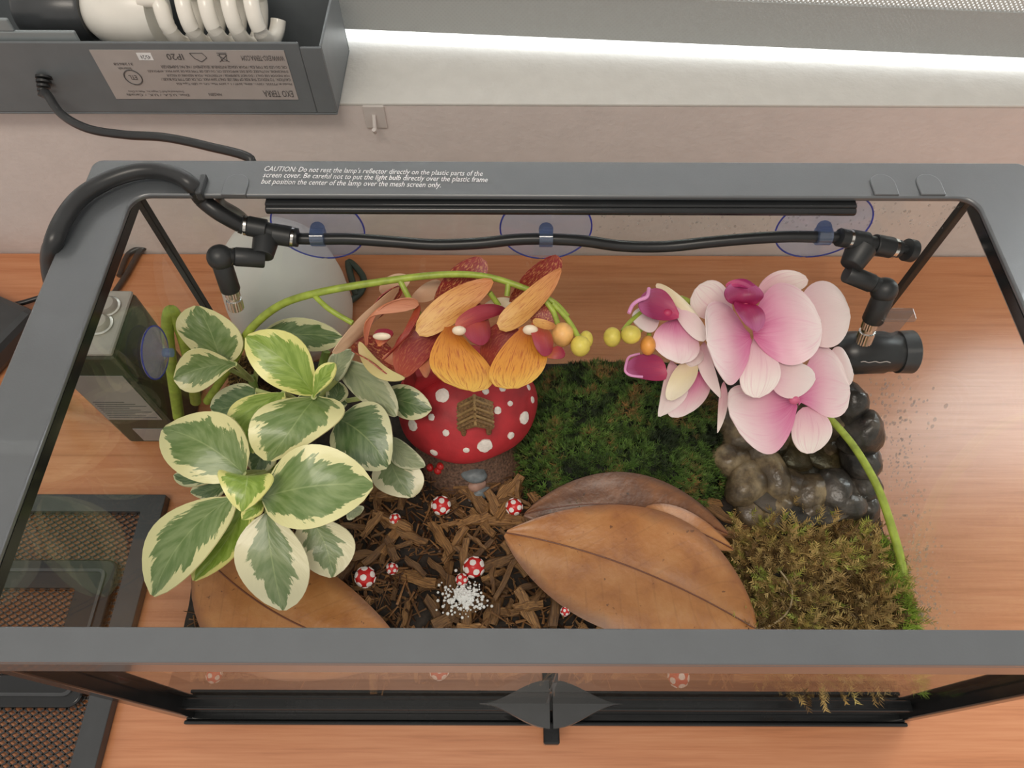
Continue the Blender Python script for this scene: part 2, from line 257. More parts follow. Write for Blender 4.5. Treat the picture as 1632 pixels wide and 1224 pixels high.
# ------------------------------------------------------------------ mesh helpers
class MB:
    def __init__(s): s.v = []; s.f = []; s.uv = None
    def add(s, vs, fs):
        o = len(s.v); s.v += [Vector(x) for x in vs]; s.f += [[i+o for i in f] for f in fs]; return s
    def box(s, lo, hi, M=None):
        x0, y0, z0 = lo; x1, y1, z1 = hi
        vs = [Vector(p) for p in ((x0,y0,z0),(x1,y0,z0),(x1,y1,z0),(x0,y1,z0),(x0,y0,z1),(x1,y0,z1),(x1,y1,z1),(x0,y1,z1))]
        if M: vs = [M @ p for p in vs]
        return s.add(vs, [(3,2,1,0),(4,5,6,7),(0,1,5,4),(1,2,6,5),(2,3,7,6),(3,0,4,7)])
    def cyl(s, a, b, ra, rb=None, n=20, caps=True):
        return s.path([(a, ra), (b, ra if rb is None else rb)], n, caps)
    def path(s, pr, n=14, caps=True):
        """tube through [(point, radius)]"""
        pts = [Vector(p) for p, r in pr]; o = len(s.v); up = None
        for i, p in enumerate(pts):
            d = (pts[min(i+1, len(pts)-1)] - pts[max(i-1, 0)])
            d = d.normalized() if d.length > 1e-9 else Vector((0, 0, 1))
            if up is None: up = Vector((0, 0, 1)) if abs(d.z) < 0.9 else Vector((1, 0, 0))
            x = d.cross(up)
            x = x.normalized() if x.length > 1e-6 else d.orthogonal().normalized()
            y = d.cross(x).normalized(); up = -y if False else up
            for k in range(n):
                a = 2*math.pi*k/n; s.v.append(p + (x*math.cos(a) + y*math.sin(a))*pr[i][1])
        for i in range(len(pts)-1):
            for k in range(n):
                a = o+i*n+k; b = o+i*n+(k+1) % n; s.f.append([a, b, b+n, a+n])
        if caps: s.f.append([o+k for k in range(n)][::-1]); s.f.append([o+(len(pts)-1)*n+k for k in range(n)])
        return s
    def lathe(s, prof, c=(0, 0, 0), n=32, M=None):
        """profile [(r, z)] about local z"""
        c = Vector(c); o = len(s.v); m = len(prof)
        for r, z in prof:
            for k in range(n):
                a = 2*math.pi*k/n; p = Vector((r*math.cos(a), r*math.sin(a), z))
                s.v.append((M @ p if M else p) + c)
        for i in range(m-1):
            for k in range(n):
                a = o+i*n+k; b = o+i*n+(k+1) % n; s.f.append([a, b, b+n, a+n])
        s.f.append([o+k for k in range(n)][::-1]); s.f.append([o+(m-1)*n+k for k in range(n)]); return s
    def ball(s, c, r, n=16, m=10, M=None):
        rx, ry, rz = (r, r, r) if isinstance(r, (int, float)) else r
        c = Vector(c); o = len(s.v)
        for i in range(m+1):
            th = math.pi*i/m
            for k in range(n):
                a = 2*math.pi*k/n; p = Vector((rx*math.sin(th)*math.cos(a), ry*math.sin(th)*math.sin(a), -rz*math.cos(th)))
                s.v.append((M @ p if M else p) + c)
        for i in range(m):
            for k in range(n):
                a = o+i*n+k; b = o+i*n+(k+1) % n; s.f.append([a, b, b+n, a+n])
        return s
    def prism(s, poly, z0, z1, M=None):
        n = len(poly); vs = [Vector((x, y, z0)) for x, y in poly] + [Vector((x, y, z1)) for x, y in poly]
        if M: vs = [M @ p for p in vs]
        return s.add(vs, [list(range(n))[::-1], list(range(n, 2*n))] + [[i, (i+1) % n, n+(i+1) % n, n+i] for i in range(n)])
    def mesh(s, name, origin=Vector((0, 0, 0)), smooth=True):
        me = bpy.data.meshes.new(name); me.from_pydata([tuple(p-origin) for p in s.v], [], s.f); me.validate(); me.update()
        if s.uv is not None and len(me.polygons) == len(s.f):
            l = me.uv_layers.new(name='UVMap')
            for lp in me.loops: l.data[lp.index].uv = s.uv[lp.vertex_index]
        for p in me.polygons: p.use_smooth = smooth
        return me
def tag(o, label, cat, group=None, kind=None):
    if label: o['label'] = label
    if cat: o['category'] = cat
    if group: o['group'] = group
    if kind: o['kind'] = kind
    return o
ORG = {}
def thing(name, loc, label, cat, group=None):
    o = bpy.data.objects.new(name, None); C.objects.link(o); o.location = loc; o.empty_display_size = 0.02
    ORG[o.name] = Vector(loc); return tag(o, label, cat, group)
def mk(name, mb, mat, parent=None, smooth=True, bevel=0, origin=None, solid=0, autosm=None, label=None):
    if origin is None:
        if parent is not None: origin = ORG.get(parent.name, Vector((0, 0, 0)))
        else:
            xs = [p.x for p in mb.v]; ys = [p.y for p in mb.v]; zs = [p.z for p in mb.v]
            origin = Vector(((min(xs)+max(xs))/2, (min(ys)+max(ys))/2, min(zs)))
    origin = Vector(origin)
    me = mb.mesh(name, origin, smooth); me.materials.append(MATS[mat]); o = bpy.data.objects.new(name, me); C.objects.link(o)
    if parent is not None:
        o.parent = parent; po = ORG.get(parent.name, Vector((0, 0, 0))); o.location = origin - po
    else: o.location = origin
    ORG[o.name] = origin
    if bevel:
        b = o.modifiers.new('b', 'BEVEL'); b.width = bevel; b.segments = 2; b.limit_method = 'ANGLE'; b.angle_limit = R(40)
    if solid:
        b = o.modifiers.new('s', 'SOLIDIFY'); b.thickness = solid; b.offset = 0; b.use_even_offset = False
        e_ = o.modifiers.new('e', 'EDGE_SPLIT'); e_.split_angle = R(50)
    if smooth and autosm is not False:
        me.set_sharp_from_angle(angle=R(autosm or 40))
    if label: o['label'] = label
    return o
def dup(o, loc=None, rot=None, scale=None, parent=None):
    c = o.copy(); C.objects.link(c); c.parent = parent
    if loc is not None: c.location = loc
    if rot is not None: c.rotation_euler = rot
    if scale is not None: c.scale = scale
    for ch in list(o.children): dup(ch, parent=c)
    return c
def spline(pts, k=8):
    """Catmull-Rom through points"""
    pts = [Vector(p) for p in pts]; out = []
    for i in range(len(pts)-1):
        a = pts[max(i-1, 0)]; b = pts[i]; c = pts[i+1]; d = pts[min(i+2, len(pts)-1)]
        for j in range(k):
            t = j/k; out.append(0.5*((2*b) + (c-a)*t + (2*a-5*b+4*c-d)*t*t + (3*b-a-3*c+d)*t**3))
    out.append(pts[-1]); return out
def tube(pts, r, n=14, k=8, r2=None):
    s = spline(pts, k); m = len(s)-1
    return MB().path([(p, r if r2 is None else r+(r2-r)*i/m) for i, p in enumerate(s)], n)
def text_mb(body, width, shear=0.0, align='LEFT', height=None):
    cu = bpy.data.curves.new('lettering', 'FONT'); cu.body = body; cu.size = 1; cu.shear = shear; cu.extrude = 0.0; cu.resolution_u = 2
    ob = bpy.data.objects.new('lettering', cu); C.objects.link(ob); dg = bpy.context.evaluated_depsgraph_get()
    me = bpy.data.meshes.new_from_object(ob.evaluated_get(dg)); bpy.data.objects.remove(ob)
    xs = [v.co.x for v in me.vertices]; ys = [v.co.y for v in me.vertices]
    x0, x1, y0, y1 = min(xs), max(xs), min(ys), max(ys); sx = width/(x1-x0); sy = sx if height is None else height/(y1-y0)
    b = MB(); b.add([((v.co.x-x0)*sx, (v.co.y-y0)*sy, 0) for v in me.vertices], [list(p.vertices) for p in me.polygons]); return b
def leafmesh(base, tip, A, B, cup=0.15, p=0.62, fold=0.0, wave=0.03, n=14, m=10, seed=0, curl=0.0, groove=0.03, lumpy=0.02):
    """blade from stalk end to tip, through its two widest edge points"""
    base, tip, A, B = map(Vector, (base, tip, A, B)); Mid = (A+B)/2; ax = tip-base
    tm = min(0.74, max(0.30, (Mid-base).dot(ax)/ax.length_squared))
    Cc = (Mid - base*(1-tm)**2 - tip*tm**2)/(2*tm*(1-tm)); Hh = (A-B)/2; L = Hh.length
    nn = ax.cross(Hh).normalized()
    if nn.dot(CAM-Mid) < 0: nn = -nn
    kx = math.log(0.5)/math.log(tm); mb = MB(); mb.uv = []; rs = random.Random(seed); ph = rs.random()*6
    for i in range(n+1):
        t = i/n; te = 0.004+0.992*t; c = base*(1-t)**2 + Cc*2*t*(1-t) + tip*t*t; w = max(0.02, math.sin(math.pi*te**kx))**p
        for j in range(m+1):
            s = -1+2*j/m; sw = s*w
            q = c + Hh*sw + nn*L*(cup*(sw*sw-0.35) + fold*abs(sw) + wave*math.sin(t*9+ph+s*2)*abs(s) - groove*math.exp(-(s/0.12)**2) - curl*(t-tm)**2*2 + lumpy*noise.noise(Vector((t*4+seed, s*2.2, ph))))
            mb.v.append(q); mb.uv.append((t, j/m))
    for i in range(n):
        for j in range(m):
            a = i*(m+1)+j; mb.f.append([a, a+1, a+m+2, a+m+1])
    return mb
def pxleaf(cv, base, tip, a, b, z, **kw):
    """four crop-pixel points and heights (stalk end, tip, side[, side])"""
    zb, zt, za = z[:3]; zc = z[3] if len(z) > 3 else za
    pt = lambda q, h: P(*cv(*q), h)
    return leafmesh(pt(base, zb), pt(tip, zt), pt(a, za), pt(b, zc), **kw)

# ================================================================== the room
ZS = 0.197; YW = 0.525
tag(mk('wall_back', MB().box((-1.6, YW, -0.75), (1.9, YW+0.25, ZS-0.003)), 'wall_paint', smooth=False), 'pinkish white textured wall below the window sill', None, kind='structure')
tag(mk('trim_1', MB().box((-1.6, YW, ZS-0.003), (1.9, YW+0.25, ZS)), 'sill_paint', smooth=False, bevel=0.001), 'rough painted white window sill', None, kind='structure')
wf = MB(); wf.box((-1.6, 0.70, ZS), (1.9, 0.735, ZS+0.02)); wf.box((-1.6, 0.70, 1.5), (1.9, 0.735, 1.55)); wf.box((-1.6, 0.70, ZS+0.02), (-1.55, 0.735, 1.5)); wf.box((1.85, 0.70, ZS+0.02), (1.9, 0.735, 1.5))
win = tag(mk('window_1', wf, 'white_plastic', smooth=False), 'white framed window behind the roller blind', None, kind='structure')
mk('pane', MB().box((-1.55, 0.715, ZS+0.02), (1.85, 0.719, 1.5)), 'window_glass', win, smooth=False)
# roller blind, hanging a little askew
bl = thing('roller_blind', (0, 0.6, ZS), 'grey woven roller blind hanging in front of the window', 'blind')
def blind_y(x): return 0.609 - 0.063*x
def strip(x0, x1, z0, z1, off, th):
    b = MB(); a = [(x0, blind_y(x0)+off), (x1, blind_y(x1)+off)]
    for (x, y) in a:
        for yy in (y, y+th):
            b.v += [Vector((x, yy, z0)), Vector((x, yy, z1))]
    b.f = [[0, 4, 5, 1], [2, 3, 7, 6], [0, 1, 3, 2], [4, 6, 7, 5], [1, 5, 7, 3], [0, 2, 6, 4]]; return b
mk('fabric', strip(-1.3, 0.66, ZS+0.05, 1.35, 0.0, 0.0008), 'blind_fabric', bl, smooth=False)
mk('hem', strip(-1.3, 0.66, ZS+0.009, ZS+0.05, -0.002, 0.004), 'blind_hem', bl, smooth=False)
glare_blind = thing('roller_blind', (1.3, 0.53, 0.66), 'added unseen second roller blind drawn half way up to limit the window glare', 'blind')  # out-of-view blind, added to limit the window glare on the desk
mk('fabric', strip(0.69, 1.8, 0.70, 1.35, 0.0, 0.0008), 'blind_fabric', glare_blind, smooth=False)
mk('hem', strip(0.69, 1.8, 0.66, 0.70, -0.002, 0.004), 'blind_hem', glare_blind, smooth=False)
# wall hook
hk = thing('adhesive_hook', Q(597, 185, YW), 'small clear adhesive hook on the wall under the sill edge', 'hook')
a0 = Q(597, 185, YW)
mk('backing', MB().box((a0.x-0.009, YW-0.002, a0.z-0.012), (a0.x+0.010, YW, a0.z+0.012)), 'hook_clear', hk, smooth=False, bevel=0.0015)
mk('hook', tube([(a0.x, YW-0.002, a0.z+0.003), (a0.x, YW-0.007, a0.z-0.004), (a0.x, YW-0.010, a0.z-0.009), (a0.x, YW-0.013, a0.z-0.004)], 0.0018), 'hook_clear', hk)

# ================================================================== desk
simple('floor_lino', (0.35, 0.33, 0.31), 0.6, var=0.08)
tag(mk('floor', MB().box((-2.2, -2.2, -0.77), (2.4, YW, -0.75)), 'floor_lino', smooth=False), 'plain grey floor under the desk', None, kind='structure')
desk = thing('desk', (0.1, 0.0, -0.75), 'orange brown wood grain desk against the wall', 'desk')
mk('desk_top', MB().box((-1.2, -0.5, -0.03), (1.4, YW-0.002, 0.0)), 'desk_wood', desk, smooth=False, bevel=0.002)
for lx in (-1.17, 1.31):
    for ly in (-0.47, 0.44): mk('leg', MB().box((lx, ly, -0.75), (lx+0.06, ly+0.06, -0.03)), 'black_plastic', desk, smooth=False, bevel=0.003)

# ================================================================== terrarium
X0, X1, Y0, Y1, ZT = -0.252, 0.306, 0.066, 0.351, 0.287
ter = thing('terrarium', ((X0+X1)/2, (Y0+Y1)/2, 0), 'open topped glass terrarium with black plastic frame and front doors', 'terrarium')
def rrect(x0, x1, y0, y1, r, k=6):
    pts = []
    for cx, cy, a0_ in ((x1-r, y1-r, 0), (x0+r, y1-r, 90), (x0+r, y0+r, 180), (x1-r, y0+r, 270)):
        for i in range(k+1): a = R(a0_+90*i/k); pts.append((cx+r*math.cos(a), cy+r*math.sin(a)))
    return pts
def ring(outer, inner, z0, z1, mb=None):
    n = len(outer); mb = mb or MB()
    vs = [(*p, z0) for p in outer] + [(*p, z1) for p in outer] + [(*p, z0) for p in inner] + [(*p, z1) for p in inner]; fs = []
    for i in range(n):
        j = (i+1) % n
        fs += [(i, j, n+j, n+i), (2*n+j, 2*n+i, 3*n+i, 3*n+j), (n+i, n+j, 3*n+j, 3*n+i), (j, i, 2*n+i, 2*n+j)]
    return mb.add(vs, fs)
FO = rrect(-0.270, 0.331, 0.0505, 0.356, 0.006); FI = rrect(-0.237, 0.289, 0.0655, 0.3255, 0.011)
tf = ring(FO, FI, ZT-0.004, ZT); ring(FO, rrect(-0.267, 0.328, 0.0535, 0.353, 0.006), ZT-0.026, ZT-0.004, tf)

frame = mk('top_frame', tf, 'frame_plastic', ter, bevel=0.0012)
for x_a, x_b in ((-0.240, -0.2372), (0.2892, 0.292)):
    mk('side_lip', MB().box((x_a, 0.064, ZT-0.011), (x_b, 0.326, ZT-0.004)), 'black_gloss', ter, smooth=False)
    xs_ = -0.2445 if x_a < 0 else 0.2925
    mk('side_channel', MB().box((xs_, 0.064, ZT-0.016), (xs_+0.004, 0.33, ZT-0.004)), 'box_top', ter, smooth=False, bevel=0.001)
lines = [("CAUTION: Do not rest the lamp's reflector directly on the plastic parts of the", (420, 275), (769, 283)),
         ("screen cover. Be careful not to put the light bulb directly over the plastic frame", (418, 285), (777, 293)),
         ("but position the center of the lamp over the mesh screen only.", (415, 295.5), (702, 301.5))]
for body, p0, p1 in lines:
    a = P(*p0, ZT+0.0004); b = P(*p1, ZT+0.0004); d = b-a; tb = text_mb(body, d.length, 0.2, height=0.0060); ang = math.atan2(d.y, d.x)
    Mt = Matrix.Translation((a.x, a.y, ZT+0.0004)) @ Matrix.Rotation(ang, 4, 'Z'); tb.v = [Mt @ p for p in tb.v]
    mk('caution_lettering', tb, 'ink_white', frame, smooth=False)
def tabshape(u, w=0.0155, h=0.018):
    c = P(u, 312, ZT); pts = [(c.x-w/2, c.y), (c.x+w/2, c.y)] + [(c.x+w/2*math.cos(R(a)), c.y+h-w/2+w/2*math.sin(R(a))) for a in range(0, 181, 20)]
    return MB().prism(pts, ZT-0.002, ZT+0.0012)
for u in (372, 1413, 1487): mk('knockout_tab', tabshape(u), 'frame_plastic', frame, bevel=0.0005)
a = P(318, 315, ZT)
mk('inlet_guide', MB().box((a.x-0.002, a.y, ZT-0.003), (a.x+0.002, a.y+0.017, ZT+0.004)), 'black_plastic', frame, smooth=False, bevel=0.001)
# closing strip below the back bar
ra, rb = Q(429, 330, 0.327), Q(1358, 330, 0.327)
mk('inlet_slider', MB().box((ra.x, 0.3215, ZT-0.010), (rb.x, 0.333, ZT-0.0042)).cyl((ra.x, 0.3215, ZT-0.0085), (rb.x, 0.3215, ZT-0.0085), 0.0028), 'black_gloss', ter, bevel=0.001)
g = 0.004
mk('back_pane', MB().box((X0, Y1-g, 0.012), (X1, Y1, ZT-0.006)), 'pane_glass', ter, smooth=False)
mk('side_pane', MB().box((X0, Y0, 0.012), (X0+g, Y1-g, ZT-0.006)), 'pane_glass', ter, smooth=False)
mk('side_pane', MB().box((X1-g, Y0, 0.012), (X1, Y1-g, ZT-0.006)), 'pane_glass', ter, smooth=False)
xd = P(885, 1090, 0.15).x
mk('door_pane', MB().box((X0+0.008, Y0-g, 0.026), (xd-0.001, Y0, ZT-0.02)), 'pane_glass', ter, smooth=False)
mk('door_pane', MB().box((xd+0.001, Y0-g, 0.026), (X1-0.008, Y0, ZT-0.02)), 'pane_glass', ter, smooth=False)
for x, y in ((X0+0.002, Y1-0.004), (X1-0.002, Y1-0.004)):
    mk('corner_seal', MB().box((x-0.0025, y-0.0025, 0.01), (x+0.0025, y+0.0025, ZT-0.01)), 'silicone', ter, smooth=False)
for x, s in ((X0, 1), (X1, -1)):
    mk('corner_post', MB().box((x-0.004, Y0-0.012, 0.0), (x+0.006, Y0+0.004, ZT-0.02)), 'black_gloss', ter, smooth=False, bevel=0.001)
bs = MB(); ring(rrect(X0-0.006, X1+0.006, Y0-0.006, Y1+0.004, 0.004), rrect(X0+0.002, X1-0.002, Y0, Y1-0.002, 0.004), 0.0, 0.022, bs); bs.box((X0-0.004, Y0-0.004, 0.002), (X1+0.004, Y1, 0.006))
mk('base_frame', bs, 'black_plastic', ter, bevel=0.001)
mk('front_lip', MB().box((X0, 0.0495, 0.0), (X1, 0.0525, 0.006)).box((X0, 0.0525, 0.0), (X1, Y0-0.006, 0.003)), 'black_gloss', ter, smooth=False, bevel=0.001)
mk('front_vent', MB().box((X0+0.002, Y0-0.008, 0.005), (X1-0.002, Y0-0.001, 0.026)), 'black_gloss', ter, smooth=False, bevel=0.001)
mk('door_rail', MB().box((X0+0.006, Y0-0.006, 0.026), (X1-0.006, Y0+0.001, 0.030)), 'black_gloss', ter, smooth=False)
xc = P(878, 1123, 0.03).x
for sgn in (-1, 1):   # the two wings of the door lock
    pts = []
    for i in range(13):
        t = i/12; pts.append((xc+sgn*(0.0012+0.052*t), Y0-0.004-0.0165*(math.cos(math.pi*t)*0.5+0.5)))
    poly = [(xc+sgn*0.0012, Y0-0.004)] + pts + [(xc+sgn*0.053, Y0-0.004)]
    mk('door_lock', MB().prism(poly if sgn < 0 else poly[::-1], 0.026, 0.034), 'black_plastic', ter, smooth=False, bevel=0.0008)
mk('lock_tab', MB().box((xc-0.006, Y0-0.031, 0.018), (xc+0.006, Y0-0.016, 0.030)), 'black_gloss', ter, smooth=False, bevel=0.0015)
gx = P(887, 1100, 0.1)
mk('door_gasket', MB().box((xd-0.0012, Y0-0.005, 0.03), (xd+0.0012, Y0+0.001, ZT-0.022)), 'acrylic', ter, smooth=False)

# substrate
def soil_h(x, y):
    return 0.056 + 0.006*noise.noise(Vector((x*14, y*14, 1))) + 0.003*noise.noise(Vector((x*60, y*60, 2)))
def grid_surface(x0, x1, y0, y1, nx, ny, hf, zb):
    mb = MB()
    for j in range(ny+1):
        for i in range(nx+1):
            x = x0+(x1-x0)*i/nx; y = y0+(y1-y0)*j/ny; mb.v.append(Vector((x, y, hf(x, y))))
    for j in range(ny):
        for i in range(nx):
            a = j*(nx+1)+i; mb.f.append([a, a+1, a+nx+2, a+nx+1])
    rim = [i for i in range(nx+1)] + [(j)*(nx+1)+nx for j in range(1, ny+1)] + [ny*(nx+1)+i for i in range(nx-1, -1, -1)] + [j*(nx+1) for j in range(ny-1, 0, -1)]
    o = len(mb.v); mb.v += [Vector((mb.v[i].x, mb.v[i].y, zb)) for i in rim]; n = len(rim)
    for k in range(n): mb.f.append([rim[k], o+k, o+(k+1) % n, rim[(k+1) % n]])
    mb.f.append([o+k for k in range(n)][::-1]); return mb
tag(mk('soil_bed', grid_surface(X0+0.0045, X1-0.0045, Y0+0.0005, Y1-0.0045, 90, 50, soil_h, 0.0075), 'soil'), 'dark damp soil filling the bottom of the terrarium', 'soil', kind='stuff')

# ------------------------------------------------------------------ bark chips
protos = []
for k in range(8):
    rs = random.Random(k); l = rs.uniform(0.8, 1.2); w = rs.uniform(0.10, 0.32); h = rs.uniform(0.08, 0.18); mb = MB(); nx = 4
    for i in range(nx+1):
        t = i/nx; ww = w*(0.6+0.4*math.sin(math.pi*(0.15+0.7*t)))*rs.uniform(0.8, 1.1); sk = rs.uniform(-0.05, 0.05); hh = h*rs.uniform(0.7, 1.1)
        for yy, zz in ((-ww/2, 0), (ww/2, 0), (ww/2*0.9, hh), (-ww/2*0.9, hh*rs.uniform(0.7, 1))): mb.v.append(Vector(((t-0.5)*l + (rs.uniform(-0.06, 0.06) if i in (0, nx) else 0), yy+sk, zz)))
    for i in range(nx):
        for j in range(4): a = i*4+j; b = i*4+(j+1) % 4; mb.f.append([a, b, b+4, a+4])
    mb.f.append([3, 2, 1, 0]); mb.f.append([nx*4+j for j in range(4)])
    me = mb.mesh('bark_chip', smooth=False); me.materials.append(MATS['bark']); protos.append(me)
def chip_label(x, y, L):
    size = 'long narrow' if L > 0.027 else ('tiny' if L < 0.0145 else 'short')
    marks = [(P(740, 955, 0.064), 0.026, 'beside the white granules'), (Vector((-0.037, 0.225, 0)), 0.045, 'in front of the fairy house'), (P(600, 905, 0.064), 0.028, 'beside the pair of toadstools'), (P(812, 840, 0.064), 0.03, 'at the stalk of the large brown leaf'), (P(560, 960, 0.064), 0.03, 'by the fallen leaf below the plant')]
    for m_, r_, w in marks:
        if math.hypot(x-m_.x, y-m_.y) < r_: return size + ' brown bark chip ' + w
    if y < 0.105: return size + ' brown bark chip just behind the door glass'
    if x < -0.12: return size + ' brown bark chip under the variegated plant'
    return size + ' brown bark chip on the open dark soil'
def chip(x, y, z, L, rz, tx, ty):
    o = bpy.data.objects.new('bark_chip', random.choice(protos)); C.objects.link(o); o.location = (x, y, z); o.rotation_euler = (tx, ty, rz); o.scale = (L, L, L)
    tag(o, chip_label(x, y, L), 'bark chip', 'bark chips mulching the soil'); return o
cnt = 0; tries = 0
while cnt < 285 and tries < 6000:
    tries += 1
    u = random.uniform(285, 1010); v = random.uniform(770, 1098)
    p = P(u, v, 0.06)
    if p.x < X0+0.012 or p.y < Y0+0.010 or p.x > 0.2: continue
    if u < 560 and v < 880: continue
    if u > 830 and v < 800: continue
    L = random.choice((0.012, 0.016, 0.02, 0.024, 0.03, 0.036)) * random.uniform(0.8, 1.15)
    if p.x-L*0.5 < X0+0.005 or p.y-L*0.5 < Y0+0.001: continue
    chip(p.x, p.y, soil_h(p.x, p.y)+random.uniform(0.0005, 0.0075), L, random.uniform(0, 6.28), random.gauss(0, 0.22), random.gauss(0, 0.16)); cnt += 1
for (u, v) in ((1140, 815), (1165, 850), (1120, 800), (870, 770), (830, 800), (815, 830), (1060, 1070), (1010, 1075), (1200, 1080), (1300, 1078)):
    p = P(u, v, 0.062); chip(p.x, p.y, 0.0615, random.uniform(0.02, 0.034), random.uniform(-0.5, 0.5), 0, 0.1)
sp = MB(); cols = []
for i in range(2600):
    x = random.uniform(X0+0.01, 0.16); y = random.uniform(Y0+0.008, 0.24); L = random.uniform(0.002, 0.010); a = random.uniform(0, 6.28); w = random.uniform(0.0004, 0.0013)
    c = Vector((x, y, soil_h(x, y)+random.uniform(0.0005, 0.006))); d = Vector((math.cos(a)*L, math.sin(a)*L, random.uniform(-0.3, 0.3)*L)); s_ = Vector((-math.sin(a)*w, math.cos(a)*w, 0)); q = Vector((0, 0, w))
    o = len(sp.v); sp.v += [c-d-s_, c-d+s_, c+d+s_*0.5, c+d-s_*0.5, c-d*0.8+q, c+d*0.8+q]; sp.f += [[o, o+1, o+4], [o+2, o+3, o+5], [o+1, o+2, o+5, o+4], [o+3, o, o+4, o+5], [o+3, o+2, o+1, o]]
    tn = random.random()**1.6; cc = (0.05+0.26*tn, 0.022+0.13*tn, 0.01+0.05*tn, 1); cols += [cc]*6
def set_tone(o, cols):
    at = o.data.color_attributes.new('tone', 'FLOAT_COLOR', 'POINT'); at.data.foreach_set('color', [x for c in cols for x in c])
so = mk('wood_splinters', sp, 'splinter', smooth=False); set_tone(so, cols); tag(so, 'fine wood splinters scattered between the bark chips', 'wood splinters', kind='stuff')

# ------------------------------------------------------------------ moss
def mound(cx, cy, rx, ry, h, z0, pw=2.0, seed=0):
    def f(x, y):
        q = (abs((x-cx)/rx)**pw + abs((y-cy)/ry)**pw)
        if q >= 1: return None
        return z0 + h*(1-q)**0.55 + 0.006*noise.noise(Vector((x*40, y*40, seed))) + 0.003*noise.noise(Vector((x*110, y*110, seed)))
    return f
def mound_mesh(f, cx, cy, rx, ry, z0, pw):
    mb = MB(); n = 60; m = 16
    for i in range(m+1):
        for k in range(n):
            a = 2*math.pi*k/n; c_, s_ = math.cos(a), math.sin(a); rad = (abs(c_)**pw+abs(s_)**pw)**(-1/pw)*i/m*0.995
            x = cx+rx*rad*c_; y = cy+ry*rad*s_; z = f(x, y); mb.v.append(Vector((x, y, (z if z is not None else z0)-0.003)))
    for i in range(m):
        for k in range(n):
            a = i*n+k; b = i*n+(k+1) % n; mb.f.append([a, b, b+n, a+n])
    return mb
def tufts(f, cx, cy, rx, ry, count, blades, L, pal, lean=0.6, wd=0.0005, feather=False):
    mb = MB(); cols = []; made = 0
    while made < count:
        x = random.uniform(cx-rx, cx+rx); y = random.uniform(cy-ry, cy+ry); z = f(x, y)
        if z is None or x > X1-0.006 or x < X0+0.006 or y > Y1-0.007: continue
        made += 1; e = 0.004; zx = (f(x+e, y) or z)-z; zy = (f(x, y+e) or z)-z; nrm = Vector((-zx/e*0.7, -zy/e*0.7, 1)).normalized()
        pick = noise.noise(Vector((x*45, y*45, 9)))*0.9 + random.gauss(0.42, 0.22); pick = min(0.999, max(0, pick)); ci = pick*(len(pal)-1); i0 = int(ci); fr = ci-i0
        base = [pal[i0][k]*(1-fr)+pal[min(i0+1, len(pal)-1)][k]*fr for k in range(3)]; br = random.uniform(0.7, 1.3)
        col = (base[0]*br, base[1]*br, base[2]*br, 1); p = Vector((x, y, z))
        if feather:
            d = (nrm*0.55 + Vector((random.gauss(0, lean), random.gauss(0, lean)-0.25, 0))).normalized(); Lf = L*random.uniform(0.7, 1.4); sd = d.cross(nrm).normalized() if d.cross(nrm).length > 1e-4 else d.orthogonal(); up = sd.cross(d)
            for b in range(blades):
                t = b/blades; q = p + d*Lf*t; s1 = -1 if b % 2 else 1; tipv = q + (d*0.75 + sd*s1*random.uniform(0.4, 0.9) + up*random.uniform(-0.2, 0.6))*Lf*0.32*(1-0.4*t)
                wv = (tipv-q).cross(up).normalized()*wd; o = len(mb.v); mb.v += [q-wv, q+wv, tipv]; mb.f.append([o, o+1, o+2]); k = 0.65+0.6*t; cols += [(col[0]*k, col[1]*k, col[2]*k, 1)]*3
        else:
            top = p + nrm*L*random.uniform(0.2, 0.7)
            for b in range(blades):
                a = 6.283*b/blades+random.random(); side = Vector((math.cos(a), math.sin(a), random.uniform(-0.1, 0.9))); l = L*random.uniform(0.6, 1.2); tipv = top + (side*0.8+nrm*lean).normalized()*l
                wv = side.cross(nrm).normalized()*wd; o = len(mb.v); mb.v += [top-wv, top+wv, tipv]; mb.f.append([o, o+1, o+2]); cols += [col]*3
    return mb, cols
def moss(name, label, cx, cy, rx, ry, h, z0, pw, pal, base_col, **kw):
    f = mound(cx, cy, rx, ry, h, z0, pw, seed=cx*10); r = thing(name, (cx, cy, z0), label, 'moss')
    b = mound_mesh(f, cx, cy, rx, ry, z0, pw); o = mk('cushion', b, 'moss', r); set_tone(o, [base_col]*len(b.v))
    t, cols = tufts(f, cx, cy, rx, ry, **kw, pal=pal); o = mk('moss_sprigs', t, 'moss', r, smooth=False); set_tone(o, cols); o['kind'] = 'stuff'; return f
green = [(0.016, 0.026, 0.010), (0.045, 0.075, 0.018), (0.07, 0.14, 0.025), (0.11, 0.19, 0.035), (0.09, 0.10, 0.03), (0.28, 0.15, 0.05)]
gc = P(985, 690, 0.075)
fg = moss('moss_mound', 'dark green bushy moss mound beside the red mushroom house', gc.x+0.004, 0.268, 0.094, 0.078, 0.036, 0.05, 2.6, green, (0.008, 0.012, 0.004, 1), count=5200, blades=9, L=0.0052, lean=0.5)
brown = [(0.09, 0.05, 0.018), (0.20, 0.12, 0.04), (0.32, 0.21, 0.07), (0.42, 0.29, 0.11), (0.34, 0.27, 0.07), (0.24, 0.27, 0.045)]
bc = P(1320, 920, 0.065)
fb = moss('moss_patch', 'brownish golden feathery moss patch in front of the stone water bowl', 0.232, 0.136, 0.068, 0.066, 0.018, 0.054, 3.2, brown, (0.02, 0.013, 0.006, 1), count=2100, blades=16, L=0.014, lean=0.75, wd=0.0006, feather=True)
lime = [(0.14, 0.20, 0.02), (0.25, 0.36, 0.04), (0.33, 0.45, 0.07)]
